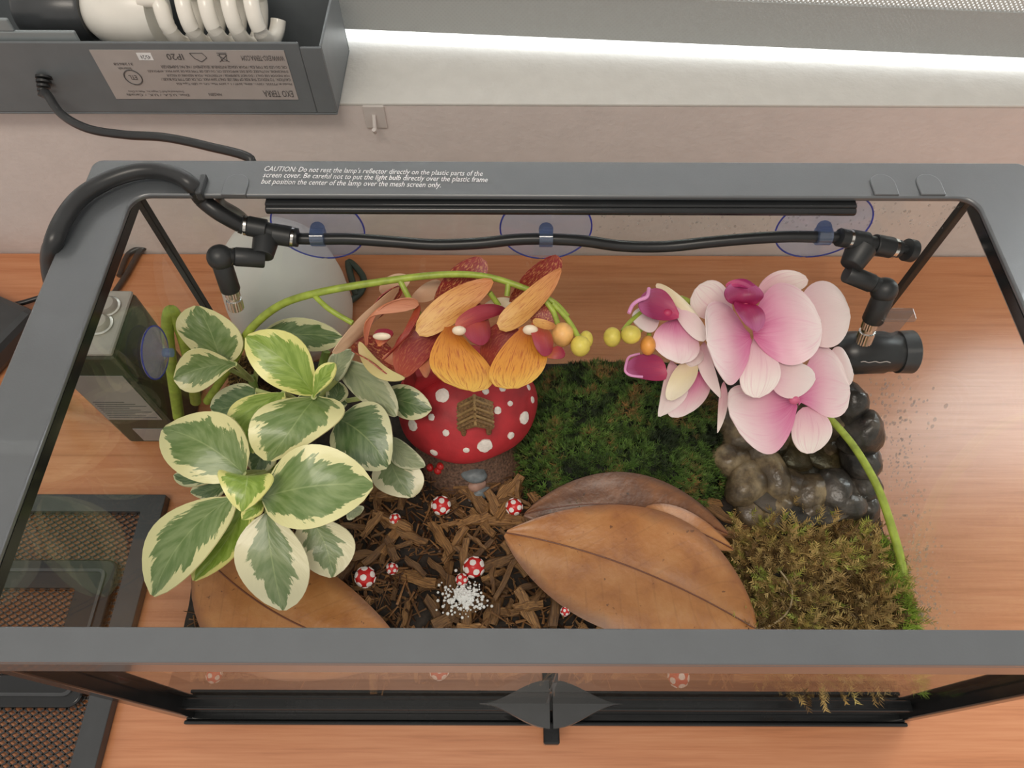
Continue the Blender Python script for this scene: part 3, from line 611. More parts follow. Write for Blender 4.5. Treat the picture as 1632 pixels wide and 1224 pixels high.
fl = moss('moss_strip', 'bright lime green moss strip along the side glass', 0.291, 0.125, 0.010, 0.058, 0.014, 0.056, 2.6, lime, (0.05, 0.07, 0.01, 1), count=420, blades=9, L=0.006, lean=0.5)
pa = P(392, 505, 0.07)
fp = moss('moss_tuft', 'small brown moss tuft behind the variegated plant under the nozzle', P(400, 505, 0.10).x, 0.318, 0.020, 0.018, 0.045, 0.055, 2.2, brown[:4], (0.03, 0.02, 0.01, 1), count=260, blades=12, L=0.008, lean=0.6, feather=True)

# ------------------------------------------------------------------ stone water bowl
sb = thing('stone_water_bowl', P(1265, 745, 0.056), 'wet faux stone water bowl with lumpy dark rocks under the pink orchid', 'water bowl')
def blob(c, r, rot, seed, n=18, m=12):
    mb = MB(); M = Matrix.Rotation(rot, 4, 'Z')
    mb.ball((0, 0, 0), r, n, m); L = max(r)
    for i, p in enumerate(mb.v):
        k = 1 + 0.22*noise.noise(Vector((p.x/L*1.3+seed, p.y/L*1.3, p.z/L*1.3))) + 0.07*noise.noise(Vector((p.x/L*5, p.y/L*5+seed, p.z/L*5)))
        mb.v[i] = (M @ (p*k)) + Vector(c)
    return mb
bowlc = P(1265, 735, 0.062)
bm_ = MB().lathe([(0.004, 0.0), (0.052, 0.0), (0.060, 0.012), (0.060, 0.020), (0.046, 0.020), (0.036, 0.010), (0.003, 0.008)], (bowlc.x, bowlc.y, 0.054), 40)
mk('basin', bm_, 'wet_stone_dark', sb)
stones = [  # pixel, height, radii
 (1350, 650, 0.105, (0.013, 0.017, 0.020)), (1372, 690, 0.098, (0.014, 0.015, 0.018)), (1380, 730, 0.078, (0.013, 0.016, 0.013)), (1392, 772, 0.066, (0.011, 0.015, 0.011)), (1400, 808, 0.058, (0.010, 0.012, 0.010)),
 (1325, 660, 0.095, (0.016, 0.016, 0.02)), (1300, 640, 0.09, (0.018, 0.016, 0.02)), (1260, 640, 0.085, (0.02, 0.016, 0.018)), (1215, 650, 0.08, (0.02, 0.016, 0.018)), (1180, 690, 0.075, (0.017, 0.016, 0.014)),
 (1165, 735, 0.07, (0.014, 0.013, 0.012)), (1190, 770, 0.07, (0.020, 0.014, 0.012)), (1225, 745, 0.073, (0.024, 0.011, 0.011)), (1255, 772, 0.070, (0.020, 0.012, 0.010)), (1290, 785, 0.070, (0.017, 0.012, 0.011)),
 (1330, 780, 0.072, (0.016, 0.013, 0.011)), (1345, 805, 0.068, (0.014, 0.011, 0.011)), (1290, 815, 0.066, (0.012, 0.010, 0.009)), (1240, 815, 0.065, (0.018, 0.011, 0.009)), (1195, 810, 0.063, (0.015, 0.010, 0.008)),
 (1310, 715, 0.064, (0.020, 0.017, 0.006)), (1262, 715, 0.062, (0.014, 0.018, 0.006)), (1235, 700, 0.064, (0.015, 0.012, 0.007)), (1360, 760, 0.062, (0.012, 0.018, 0.010)), (1210, 720, 0.072, (0.014, 0.013, 0.011))]
for i, (u, v, z, r) in enumerate(stones):
    c = P(u, v, z); c.x = min(c.x, X1-0.007-r[0]*1.02); mk('stone', blob(c, tuple(q*1.22 for q in r), 0.5+i*0.9 if u < 1340 else 0.1, i*3.1), 'wet_stone' if u < 1330 else 'wet_stone_dark', sb, autosm=80)
wt = MB(); n = 40; wc = P(1285, 728, 0.0695); wt.v = [Vector((wc.x+0.034*math.cos(6.283*k/n)*(1+0.12*math.sin(3*6.283*k/n)), wc.y+0.027*math.sin(6.283*k/n), 0.0705)) for k in range(n)]; wt.f = [list(range(n))]
mk('water', wt, 'water', sb, smooth=False)

# ------------------------------------------------------------------ mushroom house
hc = Vector((-0.037, 0.268, 0.0)); house = thing('mushroom_house', (hc.x, hc.y, 0.055), 'red toadstool fairy house with white dots and a thatched dormer', 'ornament')
CE = Vector((hc.x, hc.y+0.012, 0.098)); CR = Vector((0.0575, 0.052, 0.044))
cm = MB(); prof = [(0.90, -0.10), (0.985, -0.05), (1.0, 0.02)] + [(math.cos(R(a)), math.sin(R(a))) for a in range(8, 90, 8)] + [(0.03, 0.999)]
n = 48
for r_, z_ in prof:
    for k in range(n):
        a = 2*math.pi*k/n; w_ = 1+0.012*math.sin(3*a+1)+0.01*math.sin(7*a)*(1-z_); cm.v.append(Vector((CE.x+CR.x*r_*w_*math.cos(a), CE.y+CR.y*r_*w_*math.sin(a), CE.z+CR.z*z_)))
for i in range(len(prof)-1):
    for k in range(n): a = i*n+k; b = i*n+(k+1) % n; cm.f.append([a, b, b+n, a+n])
cm.f.append([k for k in range(n)][::-1]); cm.f.append([(len(prof)-1)*n+k for k in range(n)])
cap = mk('cap', cm, 'cap_red', house, autosm=70)
def cap_hit(u, v):
    d = ray(u, v); o = CAM-CE; D = Vector((d.x/CR.x, d.y/CR.y, d.z/CR.z)); O = Vector((o.x/CR.x, o.y/CR.y, o.z/CR.z))
    a = D.dot(D); b = 2*D.dot(O); c = O.dot(O)-1; q = b*b-4*a*c
    t = (-b-math.sqrt(max(q, 0)))/(2*a); p = CAM+d*t; nn = Vector(((p.x-CE.x)/CR.x**2, (p.y-CE.y)/CR.y**2, (p.z-CE.z)/CR.z**2)).normalized(); return p, nn
def disc(p, nn, r, h=0.0008, n=18, seed=0):
    q = nn.to_track_quat('Z', 'Y').to_matrix().to_4x4(); rs = random.Random(seed); mb = MB(); k = [1+rs.uniform(-0.08, 0.08) for _ in range(n)]
    o = 0
    for rr, z in ((1.0, -0.0015), (1.0, h*0.6), (0.82, h)):
        for i in range(n): a = 6.283*i/n; mb.v.append(q @ Vector((r*rr*k[i]*math.cos(a), r*rr*k[i]*math.sin(a), z)) + p)
    for j in range(2):
        for i in range(n): a = j*n+i; b = j*n+(i+1) % n; mb.f.append([a, b, b+n, a+n])
    mb.f.append([2*n+i for i in range(n)]); return mb
hv = crop(640, 560, 5.1)
for i, (x, y, r) in enumerate([(332, 358, 54), (683, 326, 26), (1030, 294, 25), (1062, 393, 27), (882, 424, 22), (781, 481, 29), (998, 540, 50), (244, 534, 27), (92, 602, 48), (362, 662, 27), (889, 684, 29), (676, 768, 58), (526, 801, 25), (264, 822, 33), (100, 160, 40), (820, 300, 28)]):
    p, nn = cap_hit(*hv(x, y)); mk('dot', disc(p, nn, r/5.1/F*0.585, seed=i), 'spot_white', cap)
dp, dn = cap_hit(758, 668)
dm = MB(); fwd = Vector((0.06, -1, 0)).normalized(); sd = Vector((1, 0.06, 0)).normalized(); upv = Vector((0, 0, 1))
def dv(s, f, z): return dp + sd*s + fwd*f + upv*z
for s in (-1, 1): dm.add([dv(0, -0.012, 0.016), dv(0, 0.012, 0.013), dv(s*0.0135, 0.010, 0.003), dv(s*0.0135, -0.010, 0.006), dv(0, -0.012, 0.0135), dv(0, 0.012, 0.0105), dv(s*0.012, 0.010, 0.0008), dv(s*0.012, -0.010, 0.0035)], [(0, 1, 2, 3), (4, 7, 6, 5), (1, 5, 6, 2), (2, 6, 7, 3), (3, 7, 4, 0)])
dorm = mk('dormer_roof', dm, 'thatch', house, smooth=False)
for s in (-1, 1):
    for k in range(7):
        f0 = -0.010+0.0033*k; mk('reed', MB().cyl(dv(0, f0-0.001, 0.0163), dv(s*0.0136, f0-0.001, 0.0042), 0.0010, n=6), 'thatch_gold' if k % 2 else 'thatch', dorm)
mk('ridge_pole', MB().cyl(dv(0, -0.012, 0.0165), dv(0, 0.0125, 0.0135), 0.0012, n=8), 'thatch_gold', dorm)
for s in (-1, 1): mk('dormer_post', MB().cyl(dv(s*0.0095, 0.008, -0.008), dv(s*0.0095, 0.008, 0.004), 0.0022, n=8), 'thatch', house)
# chimney
cp, cn = cap_hit(672, 612)
ch = MB(); Mc = Matrix.Translation(cp + Vector((0, 0.004, 0))) @ Matrix.Rotation(R(14), 4, 'Y') @ Matrix.Rotation(R(25), 4, 'Z')
ch.box((-0.011, -0.009, -0.012), (0.011, 0.009, 0.024), Mc); mk('chimney', ch, 'cap_red', house, smooth=False, bevel=0.001)
stl = [(0.022, 0.046), (0.028, 0.028), (0.039, 0.013), (0.047, 0.004), (0.047, 0.0)]
mk('stalk', MB().lathe(stl[::-1], (hc.x+0.001, hc.y-0.006, 0.053), 36), 'resin_brown', house)
def stalk_pt(u, v):   # first point of the sight line on the flared stalk
    d = ray(u, v); t = 0.4
    while t < 0.8:
        p = CAM+d*t; rr = math.hypot(p.x-hc.x-0.001, p.y-hc.y+0.006); z = p.z-0.053
        for (r1, z1), (r2, z2) in zip(stl[:-1], stl[1:]):
            if z2 <= z <= z1 and rr <= r1+(r2-r1)*(z1-z)/(z1-z2+1e-9): return p
        t += 0.0005
    return P(u, v, 0.06)
for i, (u, v, rx, ry, mt) in enumerate(((757, 757, 0.011, 0.007, 'grey_stone'), (760, 774, 0.008, 0.005, 'pink_stone'), (764, 786, 0.010, 0.006, 'grey_stone'))):
    mk('step_stone', blob(stalk_pt(u, v), (rx, ry, 0.005), 0.3*i, i), mt, house)
for i, (u, v) in enumerate(((686, 745), (698, 750), (702, 743))): p = stalk_pt(u, v); mk('tiny_toadstool', MB().ball(p, 0.0035, 10, 8), 'mini_red', house); 

# ------------------------------------------------------------------ small toadstools
def toadstool(r):
    root = thing('toadstool_pick', (0, 0, 0), 'x', 'toadstool', 'small red and white toadstools in the bark')
    cp_ = mk('cap', MB().lathe([(r*0.35, -r*0.55), (r*0.85, -r*0.5), (r*1.0, -r*0.12), (r*0.95, r*0.3), (r*0.75, r*0.66), (r*0.42, r*0.9), (r*0.05, r*0.98)], (0, 0, r*1.6), 24), 'mini_red', root, autosm=80)
    for th, ph in ((0.0, 0), (58, 20), (58, 92), (58, 164), (58, 236), (58, 308), (95, 56), (95, 128), (95, 200), (95, 272), (95, 344)):
        nn = Vector((math.sin(R(th))*math.cos(R(ph)), math.sin(R(th))*math.sin(R(ph)), math.cos(R(th)))); mk('dot', disc(Vector((0, 0, r*1.6))+nn*r*0.985, nn, r*0.30, r*0.05), 'mini_white', cp_)
    mk('stalk', MB().lathe([(r*0.42, -r*1.2), (r*0.40, 0), (r*0.36, r*1.3)], (0, 0, 0), 14), 'mini_white', root)
    return root
proto_t = toadstool(0.0080)
tl = [((583, 912), 0.0078, 'small red toadstool beside a tiny tilted one on the bark', (0.3, 0)), ((616, 897), 0.0045, 'tiny red toadstool with white stalk showing on the bark', (0.9, 0.2)), ((627, 827), 0.0045, 'tiny red toadstool between the variegated leaves and fairy house', (0.2, 0)),
      ((700, 810), 0.0076, 'small red toadstool in front of the fairy house stalk', (0.2, 0.1)), ((822, 813), 0.0068, 'small red toadstool at the edge of the brown leaf', (0.2, 0.2)), ((757, 909), 0.0080, 'small red toadstool behind the white granules', (0.2, 0)), ((740, 926), 0.0047, 'tiny red toadstool at the rim of the white granules', (0.3, 0)),
      ((903, 974), 0.0035, 'tiny red toadstool half under the large brown leaf', (0.2, 0)), ((346, 1071), 0.0055, 'tiny red toadstool behind the front door glass', (0.3, 0)), ((698, 1063), 0.0068, 'red toadstool behind the door glass', (0.2, 0.1)), ((1077, 1074), 0.0075, 'red toadstool behind the right door glass', (0.2, 0))]
for i, ((u, v), r, lab, (rx, ry)) in enumerate(tl):
    s = r/0.008; p = P(u, v, 0.066); o = proto_t if i == 0 else dup(proto_t)
    o.location = (p.x, max(p.y, Y0+0.012), 0.066-r*1.55); o.scale = (s, s, s); o.rotation_euler = (rx, ry, i*0.7); o['label'] = lab
# white granules
gm = MB(); gp = P(740, 955, 0.064)
for i in range(420):
    a = random.uniform(0, 6.283); rr = abs(random.gauss(0, 0.5)); r = random.uniform(0.0005, 0.0015)
    gm.ball((gp.x+0.018*rr*math.cos(a), gp.y+0.014*rr*math.sin(a), 0.0655+0.004*math.exp(-rr*rr*3)+random.uniform(-0.001, 0.001)), r, 6, 4)
tag(mk('white_granules', gm, 'granule'), 'small heap of white granules spilled on the bark', 'granules', kind='stuff')
tag(mk('dry_rootlet', tube([P(u, v, z) for u, v, z in ((1240, 905, 0.078), (1262, 940, 0.079), (1255, 975, 0.078), (1225, 998, 0.074), (1195, 1003, 0.073))], 0.0007, 8), 'root'), 'thin pale dry rootlet curling beside the big brown leaf', 'rootlet')

# ------------------------------------------------------------------ brown magnolia leaves
lv = crop(780, 720, 3.4)
def dry(name, label, mb, mat, ribpts):
    r = thing(name, mb.v[0], label, 'dry leaf', 'fallen brown leaves'); mk('blade', mb, mat, r, solid=0.0008, autosm=80); mk('midrib', tube(ribpts, 0.0006, 8, 6), 'leaf_rib', r); return r
def rib(cv, pts): return [P(*cv(x, y), z) for x, y, z in pts]
def mid_of(mb, n, m, off): return [mb.v[i*(m+1)+m//2] + off for i in range(0, n+1, 2)]
mb = pxleaf(lv, (90, 440), (1440, 960), (960, 330), (600, 950), (0.070, 0.074, 0.088, 0.069), cup=-0.03, p=0.72, wave=0.02, n=26, m=18, groove=0.012, lumpy=0.03)
dry('fallen_leaf', 'large glossy brown leaf lying flat on the bark in front of the moss', mb, 'brown_leaf', mid_of(mb, 26, 18, Vector((0, 0, 0.0006))))
mb = pxleaf(lv, (190, 340), (1290, 445), (740, 110), (700, 470), (0.066, 0.070, 0.092, 0.069), cup=0.08, p=0.72, wave=0.03, n=26, m=18, groove=0.012, lumpy=0.035)
dry('fallen_leaf', 'dark brown curled leaf standing behind the large brown leaf', mb, 'brown_leaf_dark', mid_of(mb, 26, 18, Vector((0, 0, 0.0006))))
mb = pxleaf(lv, (820, 330), (1320, 530), (1030, 300), (1000, 480), (0.078, 0.076, 0.089, 0.078), cup=0.0, p=0.7, n=18, m=10)
dry('fallen_leaf', 'narrow light brown leaf edge peeking out behind the large brown leaf', mb, 'brown_leaf', mid_of(mb, 18, 10, Vector((0, 0, 0.001))))
mb = leafmesh(P(320, 880, 0.075), P(640, 1045, 0.067), P(500, 895, 0.074), P(370, 1060, 0.066), cup=-0.03, p=0.7, n=20, m=12, groove=0.012, lumpy=0.03)
dry('fallen_leaf', 'brown leaf lying below the variegated plant by the front bar', mb, 'brown_leaf', mid_of(mb, 20, 12, Vector((0, 0, 0.0006))))

# ------------------------------------------------------------------ variegated peperomia
cv = crop(200, 460, 2.354)
pep = thing('variegated_plant', P(430, 760, 0.057), 'bushy houseplant with cream edged green leaves', 'houseplant')
crown = P(430, 745, 0.10)
LV = [  # base, tip, sideA, sideB, heights(base, tip, sides), material, cup
 ((360, 290), (268, 66), (200, 165), (440, 175), (0.165, 0.195, 0.185), 'leaf_a', 0.10),
 ((412, 285), (182, 340), (250, 226), (275, 385), (0.175, 0.185, 0.195, 0.175), 'leaf_a', 0.3),
 ((705, 395), (455, 180), (650, 185), (520, 340), (0.185, 0.215, 0.215, 0.2), 'leaf_b', 0.08),
 ((515, 170), (812, 180), (650, 108), (700, 235), (0.165, 0.175, 0.185, 0.165), 'leaf_c', 0.05),
 ((705, 408), (785, 280), (722, 300), (775, 345), (0.19, 0.21, 0.205), 'leaf_b', 0.15),
 ((710, 405), (535, 642), (484, 480), (812, 490), (0.185, 0.185, 0.20), 'leaf_a', 0.10),
 ((800, 490), (985, 665), (960, 440), (800, 640), (0.165, 0.16, 0.175, 0.165), 'leaf_c', 0.06),
 ((806, 270), (1016, 480), (965, 330), (850, 390), (0.165, 0.165, 0.175, 0.165), 'leaf_pale', -0.15),
 ((960, 400), (1148, 452), (1060, 362), (1050, 490), (0.145, 0.155, 0.16, 0.15), 'leaf_c', 0.05),
 ((985, 620), (1070, 784), (1113, 690), (930, 730), (0.125, 0.115, 0.12, 0.12), 'leaf_cream', 0.05),
 ((1000, 560), (1122, 668), (1075, 600), (1010, 660), (0.13, 0.125, 0.13), 'leaf_pale', 0.0),
 ((440, 692), (140, 525), (395, 480), (215, 700), (0.175, 0.185, 0.195, 0.178), 'leaf_a', 0.12),
 ((515, 785), (926, 735), (690, 586), (690, 902), (0.185, 0.19, 0.205, 0.19), 'leaf_a', 0.08),
 ((452, 705), (437, 828), (350, 705), (558, 722), (0.19, 0.20, 0.205), 'leaf_b', 0.25),
 ((395, 785), (100, 1152), (115, 885), (325, 985), (0.165, 0.142, 0.155), 'leaf_a', 0.10),
 ((445, 815), (256, 1097), (300, 930), (458, 950), (0.155, 0.135, 0.142), 'leaf_b', 0.2),
 ((512, 795), (440, 865), (452, 815), (505, 850), (0.17, 0.175, 0.18), 'leaf_b', 0.2),
 ((530, 845), (590, 1207), (412, 1030), (690, 1035), (0.155, 0.128, 0.142), 'leaf_cream', 0.05),
 ((690, 860), (775, 1084), (640, 985), (858, 940), (0.135, 0.115, 0.125), 'leaf_cream', 0.08),
 ((590, 390), (470, 615), (390, 455), (560, 500), (0.165, 0.155, 0.165), 'leaf_b', 0.1),
 ((485, 380), (320, 450), (385, 368), (440, 505), (0.145, 0.135, 0.14), 'leaf_c', 0.05),
 ((765, 440), (800, 350), (755, 385), (835, 400), (0.15, 0.155, 0.15), 'leaf_c', 0.05),
 ((370, 700), (182, 700), (270, 675), (240, 745), (0.145, 0.14, 0.145), 'leaf_c', 0.1),
 ((372, 735), (245, 765), (300, 722), (330, 792), (0.135, 0.125, 0.13), 'leaf_c', 0.1),
 ((790, 345), (855, 230), (765, 260), (835, 300), (0.165, 0.175, 0.175), 'leaf_pale', 0.1),
 ((830, 800), (880, 845), (890, 815), (835, 868), (0.13, 0.125, 0.128), 'leaf_pale', 0.0),
 ((560, 560), (480, 690), (460, 600), (560, 660), (0.14, 0.13, 0.135), 'leaf_c', 0.1),
 ((640, 420), (830, 430), (740, 370), (740, 480), (0.14, 0.135, 0.14), 'leaf_c', 0.0)]
hub = [P(430, 745, 0.12), P(490, 640, 0.13), P(520, 560, 0.13), P(400, 600, 0.12)]
for i, (b, t, a, c, z, mt, cup) in enumerate(LV):
    mb = pxleaf(cv, b, t, a, c, z, cup=cup, p=0.60, seed=i, wave=0.03)
    lf = mk('leaf', mb, mt, pep, solid=0.0011, autosm=80)
    bp = mb.v[5]; h = min(hub, key=lambda q: (q-bp).length)
    mk('leaf_stalk', tube([bp+Vector((0, 0, 0.0005)), (bp+h)/2+Vector((0, 0, -0.004)), h+Vector((0, 0, -0.01))], 0.0019, 8, 5), 'petiole', lf)
for i, h in enumerate(hub): mk('main_stem', tube([h+Vector((0, 0, 0.0)), h*0.6+P(440, 760, 0.058)*0.4+Vector((0, 0, -0.015)), P(430+i*14, 770, 0.052)], 0.0034, 10), 'stem_dark', pep)

# ------------------------------------------------------------------ orchids
def petal(cvt, parent, spec, i):
    b, t, a, c, z, mt, cup = spec[:7]; kw = spec[7] if len(spec) > 7 else {}
    mb = pxleaf(cvt, b, t, a, c, z, cup=cup, seed=i+40, **{**dict(p=0.46, wave=0.04, groove=0.0, n=16, m=12), **kw}); return mk('petal', mb, mt, parent, solid=0.0007, autosm=80)
def ell(cvt, x, y, z, r, M=None): p = P(*cvt(x, y), z); return MB().ball(p, r, 18, 12, M)
co = crop(520, 380, 2.914)
oroot = thing('orchid_spray', P(380, 560, 0.10), 'orange and dark red speckled orchid spray on a green stem', 'orchid')
zo = 0.222
st = [(330, 640, 0.10), (375, 570, 0.155), (395, 530, 0.185), (440, 490, 0.21), (500, 468, 0.225), (600, 450, 0.232), (700, 438, 0.236), (770, 440, 0.235), (830, 457, 0.232), (880, 480, 0.226), (905, 505, 0.222)]
mk('stem', tube([P(*q) for q in st], 0.0032, 12, 8, 0.0018), 'stem_green', oroot)
for pts in ([(500, 470, 0.224), (525, 493, 0.222), (562, 515, 0.218)], [(638, 448, 0.233), (652, 475, 0.226), (668, 500, 0.215)], [(780, 466, 0.230), (795, 487, 0.222)], [(810, 452, 0.233), (808, 472, 0.228)], [(868, 478, 0.228), (882, 497, 0.224), (890, 520, 0.222)], [(882, 484, 0.226), (905, 510, 0.223), (922, 538, 0.222)]):
    mk('flower_stalk', tube([P(*q) for q in pts], 0.0019, 10, 5), 'stem_green', oroot)
def bud(parent, cvt, x, y, z, rx, ry, mt, tilt=0.0):
    b = ell(cvt, x, y, z, (rx, ry, ry)); mk('bud', b, mt, parent, autosm=80)
k = 0.45/1139
bud(oroot, co, 1097, 447, 0.221, 0.0076, 0.0082, 'bud_peach'); bud(oroot, co, 1180, 500, 0.221, 0.0066, 0.0070, 'bud_yellow'); bud(oroot, co, 1206, 470, 0.217, 0.0048, 0.0060, 'bud_yellow')
def flower(parent, cvt, colx, coly, z, rcol, mcol, petals):
    f = mk('flower', ell(cvt, colx, coly, z, rcol), mcol, parent, autosm=80)
    for i, s in enumerate(petals): petal(cvt, f, s, i)
    return f
fa = flower(oroot, co, 617, 428, zo+0.010, (0.0046, 0.0030, 0.0034), 'column_cream', [
 ((510, 300), (705, 86), (555, 170), (728, 190), (0.212, 0.232, 0.228, 0.222), 'speckled_petal', 0.1),
 ((424, 440), (772, 196), (525, 270), (605, 388), (0.224, 0.236, 0.236, 0.226), 'orange_wing', -0.1, dict(p=0.5, wave=0.12)),
 ((572, 405), (655, 706), (482, 590), (772, 628), (0.224, 0.222, 0.228, 0.222), 'orange_petal', -0.03, dict(p=0.42, wave=0.05)),
 ((532, 425), (335, 638), (350, 445), (475, 560), (0.212, 0.205, 0.212, 0.205), 'red_petal', 0.15),
 ((690, 330), (712, 502), (640, 400), (768, 400), (0.226, 0.226, 0.234, 0.226), 'orange_lip', -0.4),
 ((600, 408), (835, 332), (690, 318), (720, 385), (0.234, 0.224, 0.238, 0.232), 'crimson_lip', -0.3),
 ((640, 360), (700, 300), (605, 340), (720, 345), (0.222, 0.226, 0.224), 'speckled_petal', 0.0),
 ((730, 320), (880, 300), (800, 275), (800, 335), (0.210, 0.210, 0.214, 0.208), 'cream_petal', -0.1),
 ((400, 285), (530, 200), (450, 215), (500, 280), (0.210, 0.214, 0.216, 0.208), 'peach_petal', -0.1),
 ((420, 560), (470, 640), (480, 560), (440, 620), (0.204, 0.198, 0.203), 'salmon_petal', 0.0)])
fbw = flower(oroot, co, 948, 425, zo+0.012, (0.0050, 0.0032, 0.0036), 'column_cream', [
 ((865, 295), (1055, 80), (905, 185), (1068, 165), (0.212, 0.236, 0.228, 0.222), 'speckled_petal', 0.1),
 ((798, 410), (1090, 146), (900, 262), (940, 378), (0.226, 0.240, 0.238, 0.226), 'orange_wing', -0.1, dict(p=0.55, wave=0.12)),
 ((925, 410), (865, 698), (758, 610), (1022, 575), (0.226, 0.224, 0.228, 0.224), 'orange_petal', -0.03, dict(p=0.42, wave=0.05)),
 ((882, 410), (737, 610), (755, 420), (850, 510), (0.216, 0.208, 0.218, 0.208), 'red_petal', 0.15),
 ((1000, 410), (1005, 293), (942, 350), (1062, 385), (0.216, 0.224, 0.22), 'speckled_petal', 0.05),
 ((985, 395), (1005, 548), (955, 430), (1058, 470), (0.23, 0.228, 0.236, 0.228), 'orange_lip', -0.3),
 ((960, 385), (1062, 405), (1005, 376), (1010, 420), (0.238, 0.232, 0.242, 0.236), 'orange_wing', -0.2),
 ((1025, 548), (1108, 540), (1075, 500), (1070, 560), (0.224, 0.226, 0.228, 0.222), 'orange_lip', 0.2)])
fc = flower(oroot, co, 258, 455, zo+0.002, (0.0060, 0.0024, 0.0028), 'column_cream', [
 ((335, 232), (30, 522), (205, 325), (165, 455), (0.222, 0.206, 0.222, 0.204), 'peach_petal', -0.1, dict(p=0.5)),
 ((210, 390), (340, 224), (225, 290), (320, 290), (0.206, 0.224, 0.222, 0.21), 'speckled_petal', 0.2),
 ((190, 500), (425, 320), (250, 345), (345, 270), (0.212, 0.226, 0.228, 0.234), 'salmon_petal', 0.3, dict(p=0.45)),
 ((270, 560), (425, 310), (330, 480), (400, 420), (0.212, 0.222, 0.22, 0.222), 'red_petal', 0.0),
 ((130, 480), (350, 630), (180, 580), (260, 490), (0.204, 0.204, 0.21, 0.194), 'speckled_petal', 0.3),
 ((150, 485), (362, 650), (200, 620), (235, 560), (0.214, 0.212, 0.206, 0.21), 'olive_petal', 0.2, dict(p=0.5)),
 ((245, 500), (280, 420), (225, 440), (310, 450), (0.212, 0.214, 0.214), 'orange_lip', 0.2),
 ((250, 250), (385, 180), (290, 175), (340, 250), (0.200, 0.205, 0.207, 0.198), 'peach_petal', 0.0),
 ((270, 620), (340, 520), (260, 555), (345, 590), (0.2, 0.205, 0.2), 'salmon_petal', 0.0)])

cp8 = crop(940, 400, 3.022)
proot = thing('orchid_spray', P(1455, 975, 0.058), 'pale pink orchid spray with magenta lips on a bent green stem', 'orchid')
pst = [(1462, 1000, 0.055), (1455, 970, 0.062), (1440, 905, 0.072), (1424, 850, 0.084), (1400, 780, 0.102), (1368, 722, 0.120), (1335, 680, 0.135), (1300, 648, 0.158), (1240, 600, 0.18), (1170, 540, 0.20), (1100, 482, 0.215), (1060, 478, 0.217), (1020, 505, 0.212)]
def clampx(p): p.x = min(p.x, X1-0.008); return p
mk('stem', tube([clampx(P(*q)) for q in pst], 0.0036, 12, 8, 0.0018), 'stem_green', proot)
for pts in ([(1022, 498, 0.214), (1005, 512, 0.214), (992, 528, 0.213)], [(1032, 512, 0.212), (1026, 522, 0.212), (1015, 530, 0.212)], [(1040, 500, 0.212), (1036, 520, 0.21), (1034, 540, 0.208)]):
    mk('flower_stalk', tube([P(*q) for q in pts], 0.0016, 10, 5), 'stem_green', proot)
bud(proot, cp8, 108, 415, 0.212, 0.0060, 0.0068, 'bud_yellow'); bud(proot, cp8, 198, 403, 0.215, 0.0068, 0.0064, 'bud_yellow'); bud(proot, cp8, 280, 455, 0.208, 0.0052, 0.0068, 'bud_orange')
fpm = flower(proot, cp8, 745, 250, 0.236, (0.004, 0.004, 0.004), 'magenta_bright', [
 ((785, 395), (1115, 365), (930, 148), (985, 545), (0.215, 0.226, 0.232, 0.216), 'pink_petal', -0.10, dict(p=0.5)),
 ((765, 415), (560, 440), (610, 238), (690, 642), (0.215, 0.226, 0.232, 0.214), 'pink_petal', -0.10, dict(p=0.5)),
 ((800, 425), (800, 708), (725, 600), (920, 590), (0.212, 0.207, 0.212), 'pink_sepal', -0.12),
 ((870, 600), (1082, 605), (960, 528), (960, 710), (0.206, 0.202, 0.208, 0.200), 'white_petal', -0.1),
 ((690, 340), (515, 175), (640, 160), (505, 300), (0.212, 0.224, 0.224, 0.214), 'pink_sepal', -0.1),
 ((810, 230), (1045, 130), (890, 103), (960, 215), (0.212, 0.224, 0.226, 0.212), 'pink_sepal', -0.1),
 ((1000, 320), (1250, 300), (1110, 140), (1150, 465), (0.205, 0.212, 0.218, 0.205), 'white_petal', -0.1, dict(p=0.5)),
 ((745, 270), (735, 145), (643, 205), (830, 210), (0.232, 0.246, 0.246), 'magenta_bright', 0.5, dict(wave=0.15)),
 ((745, 235), (800, 380), (695, 290), (832, 310), (0.232, 0.236, 0.242, 0.24), 'magenta_bright', 0.4),
 ((655, 165), (820, 200), (735, 135), (730, 175), (0.245, 0.245, 0.249, 0.246), 'magenta_lip', 0.3, dict(wave=0.25))])
